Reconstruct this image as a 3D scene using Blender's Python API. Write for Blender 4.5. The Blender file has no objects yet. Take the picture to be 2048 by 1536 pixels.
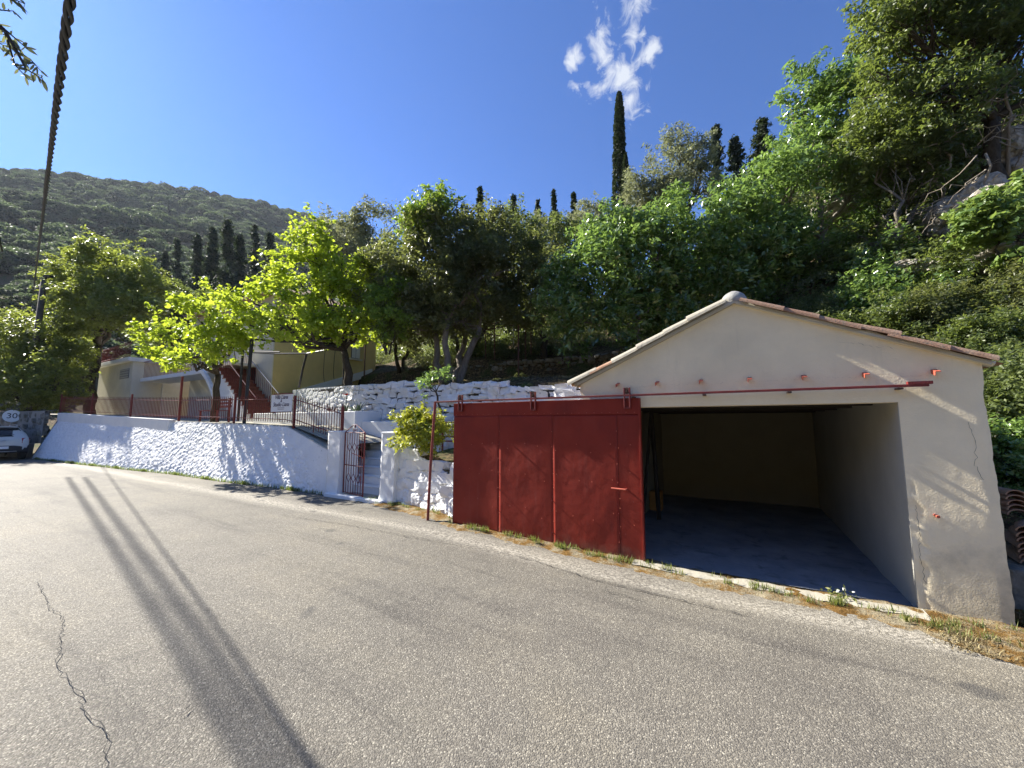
import bpy, bmesh, math, random
import numpy as np
from mathutils import Vector, Matrix, Quaternion, Euler

rng = np.random.default_rng(7)
random.seed(7)
scene = bpy.context.scene
COL = scene.collection

# ------------------------------------------------------------------ camera
FPX, CX, CY, HORIZON = 770.0, 1024.0, 768.0, 845.0
PITCH = math.atan((HORIZON - CY) / FPX)
CAM = np.array([0.0, 0.0, 1.75])
cam_data = bpy.data.cameras.new('camera')
cam_data.sensor_width = 36.0
cam_data.lens = 36.0 * FPX / 2048.0
cam_data.clip_start = 0.05
cam_data.clip_end = 6000.0
cam = bpy.data.objects.new('camera', cam_data)
COL.objects.link(cam)
cam.location = CAM
cam.rotation_euler = (math.radians(90) + PITCH, 0, 0)
scene.camera = cam

# ------------------------------------------------------------------ sun and sky
SUN_EL = math.radians(37.0)
SUN_AZ = math.radians(-62.9)                      # measured from +Y towards +X
SUN_DIR = np.array([math.sin(SUN_AZ) * math.cos(SUN_EL), math.cos(SUN_AZ) * math.cos(SUN_EL), math.sin(SUN_EL)])
world = bpy.data.worlds.new('World')
scene.world = world
world.use_nodes = True
wn, wl = world.node_tree.nodes, world.node_tree.links
wn.clear()
w_out = wn.new('ShaderNodeOutputWorld')
w_bg = wn.new('ShaderNodeBackground')
w_bg.inputs['Strength'].default_value = 0.057
w_sky = wn.new('ShaderNodeTexSky')
w_sky.sky_type = 'NISHITA'
w_sky.sun_disc = False
w_sky.sun_elevation = SUN_EL
w_sky.sun_rotation = SUN_AZ
w_sky.altitude = 100
w_sky.air_density = 1.0
w_sky.dust_density = 0.2
w_sky.ozone_density = 3.0
w_tint = wn.new('ShaderNodeMix')                  # the camera's blue-leaning white balance of the clear sky
w_tint.data_type = 'RGBA'; w_tint.blend_type = 'MULTIPLY'
w_tint.inputs[0].default_value = 1.0
w_tint.inputs[7].default_value = (0.41, 0.71, 1.19, 1)
wl.new(w_sky.outputs[0], w_tint.inputs[6])
wl.new(w_bg.outputs[0], w_out.inputs[0])

sun_data = bpy.data.lights.new('sun', 'SUN')
sun_data.energy = 5.0
sun_data.angle = math.radians(0.53)
sun_data.color = (1.0, 0.95, 0.86)
sun = bpy.data.objects.new('sun', sun_data)
COL.objects.link(sun)
sun.rotation_euler = Vector(SUN_DIR).to_track_quat('Z', 'Y').to_euler()

scene.view_settings.view_transform = 'Standard'
scene.view_settings.look = 'None'
scene.view_settings.gamma = 1.0
scene.view_settings.use_curve_mapping = False
scene.view_settings.exposure = 1.55
scene.render.engine = 'CYCLES'
scene.cycles.use_denoising = True
scene.cycles.max_bounces = 9
scene.cycles.diffuse_bounces = 5
scene.cycles.glossy_bounces = 2
scene.cycles.transmission_bounces = 5
scene.cycles.transparent_max_bounces = 4
scene.cycles.volume_bounces = 0
scene.cycles.caustics_reflective = False
scene.cycles.caustics_refractive = False
scene.cycles.sample_clamp_indirect = 4.0

# ------------------------------------------------------------------ frames of reference
# The garage front, the road wall and the terraces share one direction: a runs along them to the left,
# b runs into the hillside, z is up.
FAZ = math.radians(60)
AV = np.array([-math.sin(FAZ), math.cos(FAZ), 0.0])
NV = np.array([math.cos(FAZ), math.sin(FAZ), 0.0])
J0 = np.array([3.9109, 3.9, 0.0])
ROTZ = math.atan2(AV[1], AV[0])                   # rotation that turns local +x into +a

def W(a, b, z=0.0):
    return J0 + a * AV + b * NV + np.array([0, 0, z])

def ab(P):
    d = np.asarray(P, float) - J0
    return float(d @ AV), float(d @ NV)

def ray(px, py):
    x = (px - CX) / FPX
    y = (CY - py) / FPX
    return np.array([x, math.cos(PITCH) - y * math.sin(PITCH), math.sin(PITCH) + y * math.cos(PITCH)])

def at(px, py, Y):
    r = ray(px, py)
    return CAM + r * (Y / r[1])

# ------------------------------------------------------------------ numpy noise
def _hash(ix, iy, iz, seed):
    with np.errstate(over='ignore'):
        h = (ix.astype(np.int64) * 374761393 + iy.astype(np.int64) * 668265263 + iz.astype(np.int64) * 1442695041 + seed * 974634777)
        h = (h ^ (h >> 13)) * 1274126177
        h = h ^ (h >> 16)
    return (h & 0xFFFFFF).astype(np.float64) / float(0xFFFFFF)

def vnoise(P, scale=1.0, seed=0):
    P = np.asarray(P, float) * scale
    i = np.floor(P).astype(np.int64)
    f = P - i
    f = f * f * (3 - 2 * f)
    r = 0
    for dx in (0, 1):
        for dy in (0, 1):
            for dz in (0, 1):
                w = (f[:, 0] if dx else 1 - f[:, 0]) * (f[:, 1] if dy else 1 - f[:, 1]) * (f[:, 2] if dz else 1 - f[:, 2])
                r = r + w * _hash(i[:, 0] + dx, i[:, 1] + dy, i[:, 2] + dz, seed)
    return r

def fbm(P, scale=1.0, octv=4, seed=0):
    r, amp, tot = 0, 1.0, 0
    for k in range(octv):
        r = r + amp * vnoise(P, scale * 2 ** k, seed + k)
        tot += amp
        amp *= 0.5
    return r / tot

def worley(P, seed=0):
    """2D cells: returns F1 and F2 distances for an (n,2) array"""
    P = np.asarray(P, float)
    i = np.floor(P).astype(np.int64)
    F1 = np.full(len(P), 9.0)
    F2 = np.full(len(P), 9.0)
    zero = np.zeros(len(P), np.int64)
    for dx in (-1, 0, 1):
        for dy in (-1, 0, 1):
            cx, cy = i[:, 0] + dx, i[:, 1] + dy
            qx = cx + _hash(cx, cy, zero, seed)
            qy = cy + _hash(cx, cy, zero + 1, seed)
            d = np.hypot(P[:, 0] - qx, P[:, 1] - qy)
            m = d < F1
            F2 = np.where(m, F1, np.minimum(F2, d))
            F1 = np.where(m, d, F1)
    return F1, F2

def sstep(x, a, b):
    t = np.clip((np.asarray(x, float) - a) / (b - a), 0, 1)
    return t * t * (3 - 2 * t)

# ------------------------------------------------------------------ materials
MATS = {}

class NT:
    def __init__(self, name):
        self.m = bpy.data.materials.new(name)
        self.m.use_nodes = True
        self.t = self.m.node_tree
        self.t.nodes.clear()
        self.out = self.n('ShaderNodeOutputMaterial')
    def n(self, typ, **kw):
        o = self.t.nodes.new(typ)
        for k, v in kw.items():
            setattr(o, k, v)
        return o
    def l(self, a, b):
        self.t.links.new(a, b)
    def coord(self, kind='Object', scale=None):
        tc = self.n('ShaderNodeTexCoord')
        if scale is None:
            return tc.outputs[kind]
        mp = self.n('ShaderNodeMapping')
        mp.inputs['Scale'].default_value = scale
        self.l(tc.outputs[kind], mp.inputs['Vector'])
        return mp.outputs[0]
    def pos(self, scale=(1, 1, 1)):
        g = self.n('ShaderNodeNewGeometry')
        mp = self.n('ShaderNodeMapping')
        mp.inputs['Scale'].default_value = scale
        self.l(g.outputs['Position'], mp.inputs['Vector'])
        return mp.outputs[0]
    def noise(self, vec, scale, detail=4, rough=0.55, dist=0.0):
        o = self.n('ShaderNodeTexNoise')
        o.inputs['Scale'].default_value = scale
        o.inputs['Detail'].default_value = detail
        o.inputs['Roughness'].default_value = rough
        o.inputs['Distortion'].default_value = dist
        self.l(vec, o.inputs['Vector'])
        return o.outputs['Fac']
    def voro(self, vec, scale, feature='F1', out='Distance'):
        o = self.n('ShaderNodeTexVoronoi', feature=feature)
        o.inputs['Scale'].default_value = scale
        self.l(vec, o.inputs['Vector'])
        return o.outputs[out]
    def ramp(self, fac, stops):
        o = self.n('ShaderNodeValToRGB')
        e = o.color_ramp.elements
        while len(e) > 1:
            e.remove(e[-1])
        for i, (p, c) in enumerate(stops):
            if isinstance(c, (int, float)):
                c = (c, c, c)
            if i == 0:
                e[0].position = p
                e[0].color = (*c, 1)
            else:
                k = e.new(p)
                k.color = (*c, 1)
        self.l(fac, o.inputs[0])
        return o.outputs[0]
    def mix(self, fac, a, b, mode='MIX'):
        o = self.n('ShaderNodeMix', data_type='RGBA', blend_type=mode)
        for i, v in ((0, fac), (6, a), (7, b)):
            sock = o.inputs[i]
            if isinstance(v, (int, float)):
                sock.default_value = v if i == 0 else (v, v, v, 1)
            elif isinstance(v, tuple):
                sock.default_value = (*v[:3], 1)
            else:
                self.l(v, sock)
        return o.outputs[2]
    def math(self, op, a, b=None):
        o = self.n('ShaderNodeMath', operation=op)
        for sock, v in ((o.inputs[0], a), (o.inputs[1], b)):
            if v is None:
                continue
            if isinstance(v, (int, float)):
                sock.default_value = v
            else:
                self.l(v, sock)
        return o.outputs[0]
    def bump(self, h, dist=0.01, strength=1.0, prev=None):
        o = self.n('ShaderNodeBump')
        o.inputs['Strength'].default_value = strength
        o.inputs['Distance'].default_value = dist
        self.l(h, o.inputs['Height'])
        if prev is not None:
            self.l(prev, o.inputs['Normal'])
        return o.outputs[0]
    def principled(self, color, rough=0.7, normal=None, metal=0.0, spec=0.5):
        o = self.n('ShaderNodeBsdfPrincipled')
        for sock, v in ((o.inputs['Base Color'], color), (o.inputs['Roughness'], rough), (o.inputs['Metallic'], metal)):
            if isinstance(v, (int, float)):
                sock.default_value = v
            elif isinstance(v, tuple):
                sock.default_value = (*v[:3], 1)
            else:
                self.l(v, sock)
        o.inputs['Specular IOR Level'].default_value = spec
        if normal is not None:
            self.l(normal, o.inputs['Normal'])
        return o.outputs[0]
    def done(self, shader, key=None):
        self.l(shader, self.out.inputs['Surface'])
        MATS[key or self.m.name] = self.m
        return self.m

def M(k):
    return MATS[k]

def mat_simple(name, col, rough=0.6, metal=0.0, var=0.12, nscale=6.0, bump=0.0, bscale=60.0, spec=0.5):
    t = NT(name)
    v = t.pos()
    n = t.noise(v, nscale, 5)
    c = t.ramp(n, [(0.3, tuple(x * (1 - var) for x in col)), (0.7, tuple(min(1, x * (1 + var)) for x in col))])
    nm = t.bump(t.noise(v, bscale, 4), bump) if bump else None
    return t.done(t.principled(c, rough, nm, metal, spec))

def mat_asphalt():
    t = NT('asphalt')
    v = t.pos()
    cell = t.voro(v, 112, 'F1', 'Color')
    sep = t.n('ShaderNodeSeparateColor')
    t.l(cell, sep.inputs[0])
    agg = t.ramp(sep.outputs[0], [(0.0, (0.135, 0.123, 0.101)), (0.40, (0.172, 0.156, 0.128)), (0.72, (0.212, 0.192, 0.156)), (0.93, (0.28, 0.256, 0.206)), (1.0, (0.42, 0.388, 0.312))])
    dist = t.voro(v, 112, 'F1', 'Distance')
    gap = t.ramp(dist, [(0.28, 1.0), (0.62, 0.74)])
    c = t.mix(1.0, agg, gap, 'MULTIPLY')
    big = t.noise(v, 0.55, 7, 0.65)
    c = t.mix(1.0, c, t.ramp(big, [(0.3, (0.76, 0.76, 0.78)), (0.5, (1.0, 1.0, 1.0)), (0.70, (1.16, 1.14, 1.08))]), 'MULTIPLY')
    # streaks that run along the road
    mp = t.n('ShaderNodeMapping')
    mp.inputs['Rotation'].default_value = (0, 0, -ROTZ)
    mp.inputs['Scale'].default_value = (0.12, 1.3, 1)
    g = t.n('ShaderNodeNewGeometry')
    rot = t.n('ShaderNodeVectorRotate', rotation_type='Z_AXIS')
    rot.inputs['Angle'].default_value = -ROTZ
    t.l(g.outputs['Position'], rot.inputs['Vector'])
    mp.inputs['Rotation'].default_value = (0, 0, 0)
    t.l(rot.outputs[0], mp.inputs['Vector'])
    st = t.noise(mp.outputs[0], 1.4, 5, 0.65)
    c = t.mix(1.0, c, t.ramp(st, [(0.32, (0.70, 0.70, 0.72)), (0.46, (0.97, 0.97, 0.97)), (0.55, (1, 1, 1)), (0.75, (1.12, 1.11, 1.08))]), 'MULTIPLY')
    # pale grit washed along the edge by the garage
    sb = t.n('ShaderNodeSeparateXYZ')
    t.l(rot.outputs[0], sb.inputs[0])
    jb = float(-math.sin(ROTZ) * J0[0] + math.cos(ROTZ) * J0[1])
    edge = t.math('SUBTRACT', sb.outputs[1], jb)
    sgn = 1.0 if (-math.sin(ROTZ) * NV[0] + math.cos(ROTZ) * NV[1]) > 0 else -1.0
    eb = t.math('ADD', t.math('MULTIPLY', edge, sgn), t.math('MULTIPLY', t.noise(mp.outputs[0], 2.2, 5, 0.6), 0.7))
    rr = t.n('ShaderNodeMapRange'); rr.inputs['From Min'].default_value = -0.75; rr.inputs['From Max'].default_value = 0.15
    t.l(eb, rr.inputs['Value'])
    fb = t.math('MULTIPLY', t.ramp(rr.outputs[0], [(0.25, 0.0), (0.55, 0.75), (0.75, 0.35), (0.95, 0.0)]), t.ramp(t.noise(v, 30, 4, 0.7), [(0.42, 0.0), (0.6, 1.0)]))
    c = t.mix(fb, c, (0.50, 0.46, 0.38))
    # oil spots
    sp = t.noise(v, 2.3, 2, 0.4)
    c = t.mix(t.ramp(sp, [(0.70, 0.0), (0.76, 0.55)]), c, (0.06, 0.058, 0.055))
    h = t.math('MULTIPLY', dist, -1.0)
    n1 = t.bump(h, 0.0065, 0.7)
    n2 = t.bump(t.noise(v, 8, 4), 0.02, 0.35, n1)
    return t.done(t.principled(c, t.ramp(sep.outputs[1], [(0, 0.62), (1, 0.9)]), n2, 0, 0.22))

def mat_whitewash():
    t = NT('whitewash')
    v = t.pos()
    n = t.noise(v, 3.0, 5, 0.6)
    c = t.ramp(n, [(0.3, (0.74, 0.75, 0.76)), (0.6, (0.83, 0.83, 0.82)), (0.8, (0.80, 0.79, 0.75))])
    # thin dirty runs; flaked spots that also paint in the shade of pits
    d = t.noise(t.pos((1.2, 1.2, 0.35)), 7.0, 6, 0.7)
    c = t.mix(t.ramp(d, [(0.66, 0.0), (0.78, 0.45)]), c, (0.42, 0.41, 0.37))
    fl = t.noise(v, 16.0, 3, 0.5)
    c = t.mix(t.ramp(fl, [(0.705, 0.0), (0.735, 0.85)]), c, (0.10, 0.10, 0.085))
    nm = t.bump(t.noise(v, 30, 6, 0.7), 0.02, 0.75)
    return t.done(t.principled(c, 0.85, nm, 0, 0.25))

def mat_white_paint():
    t = NT('white_paint')
    v = t.pos()
    n = t.noise(v, 2.2, 5, 0.6)
    c = t.ramp(n, [(0.3, (0.74, 0.75, 0.75)), (0.7, (0.82, 0.82, 0.80))])
    d = t.noise(t.pos((2.5, 2.5, 0.5)), 5.0, 6, 0.7)
    c = t.mix(t.ramp(d, [(0.62, 0.0), (0.8, 0.35)]), c, (0.45, 0.43, 0.38))
    nm = t.bump(t.noise(v, 38, 5, 0.6), 0.006, 0.8)
    return t.done(t.principled(c, 0.8, nm, 0, 0.3))

def mat_stucco(name, col, dirt=True):
    t = NT(name)
    v = t.pos()
    n = t.noise(v, 1.6, 6, 0.6)
    c = t.ramp(n, [(0.3, tuple(x * 0.90 for x in col)), (0.7, tuple(x * 1.06 for x in col))])
    st = t.noise(t.pos((3.5, 3.5, 0.4)), 2.4, 6, 0.65)
    c = t.mix(t.ramp(st, [(0.60, 0.0), (0.85, 0.35)]), c, tuple(x * 0.62 for x in col))
    nm = t.bump(t.noise(v, 75, 4, 0.6), 0.006, 0.6)
    nm = t.bump(t.noise(v, 20, 4, 0.6), 0.010, 0.35, nm)
    if dirt:
        # grey-green lichen blotches low on the pier: their edge is ragged and follows a noise
        g = t.n('ShaderNodeNewGeometry')
        s = t.n('ShaderNodeSeparateXYZ')
        t.l(g.outputs['Position'], s.inputs[0])
        bl = t.noise(v, 3.2, 7, 0.68)
        lim = t.math('ADD', t.math('MULTIPLY', s.outputs[2], -0.42), t.math('MULTIPLY', bl, 1.0))
        side = t.n('ShaderNodeVectorMath', operation='DOT_PRODUCT')
        t.l(g.outputs['Position'], side.inputs[0])
        side.inputs[1].default_value = tuple(-AV)
        sd = t.math('SUBTRACT', side.outputs['Value'], float(-AV @ J0))
        m = t.math('ADD', lim, t.math('MULTIPLY', sd, 0.22))
        fac = t.ramp(m, [(0.34, 0.0), (0.58, 0.40), (0.78, 0.78)])
        fac = t.math('MULTIPLY', fac, t.ramp(sd, [(0.0, 0.0), (0.08, 1.0)]))
        c = t.mix(fac, c, t.ramp(t.noise(v, 26, 5, 0.7), [(0.3, (0.085, 0.082, 0.06)), (0.7, (0.27, 0.25, 0.19))]))
    return t.done(t.principled(c, 0.9, nm, 0, 0.2))

def mat_red_sheet():
    t = NT('red_sheet')
    v = t.pos()
    n = t.noise(v, 2.0, 6, 0.6)
    c = t.ramp(n, [(0.3, (0.19, 0.018, 0.010)), (0.55, (0.245, 0.024, 0.012)), (0.75, (0.27, 0.035, 0.019))])
    # chalky fading in vertical runs
    st = t.noise(t.pos((5.5, 5.5, 0.55)), 2.0, 6, 0.7)
    c = t.mix(t.ramp(st, [(0.54, 0.0), (0.80, 0.32)]), c, (0.29, 0.10, 0.072))
    sc = t.noise(v, 42, 3, 0.5)
    c = t.mix(t.ramp(sc, [(0.735, 0.0), (0.77, 0.6)]), c, (0.33, 0.17, 0.13))
    ru = t.noise(v, 5.0, 7, 0.72)
    c = t.mix(t.ramp(ru, [(0.67, 0.0), (0.78, 0.65)]), c, (0.085, 0.028, 0.016))
    # dust splashed up along the bottom edge, ragged
    gz = t.n('ShaderNodeNewGeometry'); sz_ = t.n('ShaderNodeSeparateXYZ')
    t.l(gz.outputs['Position'], sz_.inputs[0])
    dz = t.math('ADD', t.math('MULTIPLY', sz_.outputs[2], -2.2), t.noise(v, 6.0, 6, 0.7))
    c = t.mix(t.ramp(dz, [(0.15, 0.0), (0.55, 0.5)]), c, (0.24, 0.13, 0.09))
    nm = t.bump(t.noise(v, 1.7, 3, 0.5), 0.05, 0.5)
    nm = t.bump(t.noise(v, 90, 3, 0.5), 0.002, 0.5, nm)
    return t.done(t.principled(c, t.ramp(st, [(0.3, 0.50), (0.8, 0.75)]), nm, 0, 0.28))

def mat_tile():
    t = NT('clay_tile')
    v = t.pos()
    oi = t.n('ShaderNodeObjectInfo')
    n = t.noise(v, 9, 5, 0.65)
    c = t.ramp(n, [(0.25, (0.24, 0.12, 0.07)), (0.5, (0.36, 0.20, 0.125)), (0.75, (0.43, 0.30, 0.20))])
    li = t.noise(v, 24, 5, 0.7)
    c = t.mix(t.ramp(li, [(0.52, 0.0), (0.68, 0.75)]), c, (0.20, 0.185, 0.15))
    c = t.mix(t.math('MULTIPLY', oi.outputs['Random'], 0.5), c, (0.34, 0.25, 0.18))
    return t.done(t.principled(c, 0.9, t.bump(t.noise(v, 60, 4), 0.005, 0.8), 0, 0.2))

def mat_stone(name, cols, moss=0.0):
    t = NT(name)
    v = t.pos()
    oi = t.n('ShaderNodeObjectInfo')
    n = t.noise(v, 7, 6, 0.65)
    c = t.ramp(n, [(0.25, cols[0]), (0.5, cols[1]), (0.78, cols[2])])
    c = t.mix(1.0, c, t.ramp(oi.outputs['Random'], [(0, 0.82), (1, 1.1)]), 'MULTIPLY')
    if moss:
        mm = t.noise(v, 5, 6, 0.7)
        c = t.mix(t.ramp(mm, [(0.52, 0.0), (0.68, moss)]), c, (0.05, 0.06, 0.025))
    nm = t.bump(t.noise(v, 30, 6, 0.65), 0.02, 0.8)
    return t.done(t.principled(c, 0.9, nm, 0, 0.2))

def mat_soil():
    t = NT('soil_litter')
    v = t.pos()
    cell = t.voro(v, 16, 'F1', 'Color')
    sep = t.n('ShaderNodeSeparateColor')
    t.l(cell, sep.inputs[0])
    c = t.ramp(sep.outputs[0], [(0.0, (0.035, 0.026, 0.016)), (0.5, (0.085, 0.062, 0.036)), (0.85, (0.16, 0.11, 0.06)), (1.0, (0.25, 0.18, 0.10))])
    g = t.noise(v, 0.9, 6, 0.65)
    c = t.mix(t.ramp(g, [(0.47, 0.0), (0.62, 0.85)]), c, t.ramp(t.noise(v, 12, 4), [(0.3, (0.03, 0.05, 0.014)), (0.7, (0.085, 0.11, 0.03))]))
    nm = t.bump(t.noise(v, 14, 6, 0.7), 0.05, 0.9)
    return t.done(t.principled(c, 0.95, nm, 0, 0.1))

def mat_verge():
    t = NT('verge_moss')
    v = t.pos()
    n = t.noise(v, 5, 7, 0.7)
    c = t.ramp(n, [(0.28, (0.11, 0.06, 0.022)), (0.45, (0.21, 0.12, 0.035)), (0.58, (0.30, 0.25, 0.16)), (0.75, (0.42, 0.37, 0.26))])
    f = t.noise(v, 60, 4, 0.6)
    c = t.mix(1.0, c, t.ramp(f, [(0.3, 0.62), (0.7, 1.2)]), 'MULTIPLY')
    return t.done(t.principled(c, 0.95, t.bump(t.noise(v, 45, 5, 0.7), 0.03, 1.0), 0, 0.1))

def mat_concrete(name, lo, hi, spots=0.4):
    t = NT(name)
    v = t.pos()
    n = t.noise(v, 1.7, 7, 0.65)
    c = t.ramp(n, [(0.3, lo), (0.7, hi)])
    s = t.noise(v, 4.2, 5, 0.65, 0.6)
    c = t.mix(t.ramp(s, [(0.55, 0.0), (0.75, spots)]), c, tuple(x * 0.35 for x in lo))
    return t.done(t.principled(c, 0.85, t.bump(t.noise(v, 30, 6, 0.65), 0.008, 0.8), 0, 0.25))

def mat_leaf(name, c0, c1, c2, trans=0.35, tcol=None, rough=0.42, spec=0.5):
    t = NT(name)
    at_ = t.n('ShaderNodeAttribute', attribute_name='tint')
    c = t.ramp(at_.outputs['Fac'], [(0.0, c0), (0.5, c1), (1.0, c2)])
    p = t.principled(c, rough, None, 0, spec)
    tr = t.n('ShaderNodeBsdfTranslucent')
    tc = tcol or tuple(min(1, x * k) for x, k in zip(c1, (1.7, 1.75, 0.8)))
    t.l(t.mix(0.65, c, tc), tr.inputs['Color'])
    mx = t.n('ShaderNodeMixShader')
    mx.inputs[0].default_value = trans
    t.l(p, mx.inputs[1])
    t.l(tr.outputs[0], mx.inputs[2])
    return t.done(mx.outputs[0])

def mat_bark(name, lo, hi):
    t = NT(name)
    v = t.pos((1, 1, 0.3))
    n = t.noise(v, 14, 6, 0.7)
    c = t.ramp(n, [(0.3, lo), (0.7, hi)])
    return t.done(t.principled(c, 0.95, t.bump(n, 0.03, 0.8), 0, 0.15))

def mat_forest(name, c0, c1):
    t = NT(name)
    oi = t.n('ShaderNodeObjectInfo')
    v = t.pos()
    n = t.noise(v, 0.9, 5, 0.7)
    c = t.mix(t.math('ADD', t.math('MULTIPLY', oi.outputs['Random'], 0.7), t.math('MULTIPLY', n, 0.3)), c0, c1)
    return t.done(t.principled(c, 0.8, None, 0, 0.2))

mat_asphalt(); mat_whitewash(); mat_white_paint(); mat_red_sheet(); mat_tile(); mat_soil(); mat_verge()
mat_stucco('stucco_cream', (0.88, 0.76, 0.53))
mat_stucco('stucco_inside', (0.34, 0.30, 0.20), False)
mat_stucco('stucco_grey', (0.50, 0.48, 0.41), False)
mat_stucco('stucco_yellow', (0.66, 0.52, 0.22), False)
mat_stucco('stucco_pale', (0.66, 0.62, 0.50), False)
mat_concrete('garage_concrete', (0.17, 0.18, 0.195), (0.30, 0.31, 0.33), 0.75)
mat_concrete('pale_concrete', (0.30, 0.275, 0.22), (0.44, 0.405, 0.32), 0.8)
mat_concrete('grey_concrete', (0.22, 0.215, 0.20), (0.36, 0.35, 0.32), 0.5)
mat_stone('dry_stone', ((0.10, 0.095, 0.08), (0.20, 0.19, 0.165), (0.34, 0.325, 0.29)), 0.6)
mat_stone('limestone', ((0.20, 0.185, 0.16), (0.40, 0.365, 0.31), (0.58, 0.53, 0.46)), 0.75)
mat_simple('red_iron', (0.165, 0.020, 0.017), 0.5, 0.0, 0.25, 9, 0.003, 80)
mat_simple('red_iron_light', (0.52, 0.12, 0.07), 0.5, 0.0, 0.2, 9)
mat_simple('dark_iron', (0.022, 0.020, 0.020), 0.55, 0.0, 0.3, 9)
mat_simple('rusty_iron', (0.09, 0.045, 0.030), 0.85, 0.0, 0.4, 14, 0.003, 90)
mat_simple('joint_dark', (0.045, 0.042, 0.036), 0.95, 0.0, 0.3, 9)
mat_simple('red_step_tile', (0.20, 0.055, 0.035), 0.7, 0, 0.3, 9, 0.004)
mat_simple('shutter_white', (0.72, 0.72, 0.68), 0.6, 0, 0.06)
mat_simple('dark_opening', (0.03, 0.035, 0.04), 0.35, 0, 0.2)
mat_simple('car_paint', (0.60, 0.60, 0.57), 0.25, 0.1, 0.02, 2, spec=0.6)
mat_simple('car_black', (0.018, 0.018, 0.020), 0.6, 0, 0.2)
mat_simple('car_glass', (0.012, 0.015, 0.018), 0.08, 0, 0.1, spec=0.8)
mat_simple('car_lamp', (0.32, 0.02, 0.02), 0.15, 0, 0.2, 30, spec=0.8)
mat_simple('chrome_grey', (0.45, 0.45, 0.46), 0.3, 0.8, 0.1)
mat_simple('tyre', (0.02, 0.02, 0.02), 0.9, 0, 0.2)
mat_simple('cable_black', (0.014, 0.014, 0.016), 0.55, 0, 0.3, 20)
mat_simple('pole_wood', (0.09, 0.075, 0.06), 0.9, 0, 0.3, 8)
mat_simple('sign_white', (0.80, 0.80, 0.80), 0.5, 0, 0.03)
mat_simple('ink_dark', (0.05, 0.03, 0.07), 0.6, 0, 0.1)
mat_simple('ink_black', (0.015, 0.015, 0.015), 0.6, 0, 0.1)
mat_simple('ochre_box', (0.45, 0.20, 0.04), 0.8, 0, 0.2)
mat_simple('dark_wood', (0.035, 0.026, 0.018), 0.9, 0, 0.3)
mat_simple('crack_dark', (0.035, 0.033, 0.030), 0.95, 0, 0.2)
mat_simple('flower_white', (0.8, 0.8, 0.75), 0.7, 0, 0.05)
mat_simple('flower_red', (0.55, 0.02, 0.015), 0.6, 0, 0.2)
mat_simple('steel_grey', (0.30, 0.30, 0.31), 0.45, 0.7, 0.15)
mat_bark('bark_dark', (0.035, 0.028, 0.020), (0.10, 0.082, 0.062))
mat_bark('bark_grey', (0.11, 0.095, 0.075), (0.24, 0.21, 0.17))
mat_bark('dead_wood', (0.20, 0.165, 0.125), (0.38, 0.33, 0.26))
mat_leaf('leaf_mulberry', (0.10, 0.17, 0.018), (0.215, 0.31, 0.030), (0.39, 0.46, 0.045), 0.52, (0.66, 0.78, 0.06), 0.5, 0.35)
mat_leaf('leaf_walnut', (0.045, 0.066, 0.020), (0.110, 0.140, 0.036), (0.21, 0.235, 0.055), 0.48, (0.48, 0.56, 0.08), 0.42, 0.5)
mat_leaf('leaf_dark', (0.036, 0.050, 0.024), (0.088, 0.106, 0.042), (0.18, 0.19, 0.070), 0.45, (0.32, 0.36, 0.08), 0.42, 0.45)
mat_leaf('leaf_bay', (0.040, 0.080, 0.024), (0.110, 0.185, 0.050), (0.24, 0.34, 0.095), 0.40, (0.36, 0.54, 0.10), 0.24, 1.0)
mat_leaf('leaf_oak', (0.030, 0.048, 0.018), (0.078, 0.108, 0.034), (0.155, 0.190, 0.055), 0.42, (0.34, 0.43, 0.07), 0.42, 0.45)
mat_leaf('leaf_olive', (0.098, 0.111, 0.065), (0.195, 0.215, 0.124), (0.338, 0.351, 0.208), 0.4, (0.34, 0.37, 0.15), 0.5, 0.35)
mat_leaf('leaf_cypress', (0.016, 0.029, 0.016), (0.032, 0.051, 0.024), (0.064, 0.088, 0.035), 0.2, (0.06, 0.09, 0.02), 0.7)
mat_leaf('leaf_shrub', (0.040, 0.060, 0.024), (0.098, 0.128, 0.046), (0.18, 0.215, 0.080), 0.40, (0.34, 0.42, 0.09), 0.5, 0.35)
mat_leaf('leaf_ivy', (0.06, 0.13, 0.02), (0.13, 0.23, 0.03), (0.25, 0.36, 0.05), 0.45, (0.45, 0.60, 0.06), 0.4)
mat_leaf('leaf_fig', (0.08, 0.14, 0.04), (0.15, 0.24, 0.06), (0.24, 0.33, 0.09), 0.38, (0.40, 0.52, 0.10), 0.5)
mat_leaf('leaf_yellow', (0.10, 0.16, 0.02), (0.26, 0.32, 0.03), (0.48, 0.46, 0.05), 0.42, (0.62, 0.62, 0.06), 0.4)
mat_leaf('leaf_dry', (0.10, 0.07, 0.03), (0.22, 0.17, 0.08), (0.36, 0.30, 0.15), 0.2, (0.4, 0.32, 0.12), 0.8)
mat_leaf('leaf_grass', (0.07, 0.11, 0.02), (0.16, 0.20, 0.045), (0.34, 0.31, 0.12), 0.35, (0.35, 0.42, 0.08), 0.6)
mat_forest('forest_green', (0.030, 0.046, 0.026), (0.105, 0.125, 0.060))
mat_forest('forest_dark', (0.012, 0.022, 0.014), (0.035, 0.050, 0.026))

# ------------------------------------------------------------------ object helpers
def tag(o, label=None, cat=None, group=None, kind=None):
    if label: o['label'] = label
    if cat: o['category'] = cat
    if group: o['group'] = group
    if kind: o['kind'] = kind
    return o

def empty(name, loc, label=None, cat=None, group=None):
    o = bpy.data.objects.new(name, None)
    o.empty_display_size = 0.2
    COL.objects.link(o)
    o.location = tuple(float(x) for x in loc)
    bpy_loc[o.name] = np.array([float(x) for x in loc])
    return tag(o, label, cat, group)

bpy_loc = {}

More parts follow.
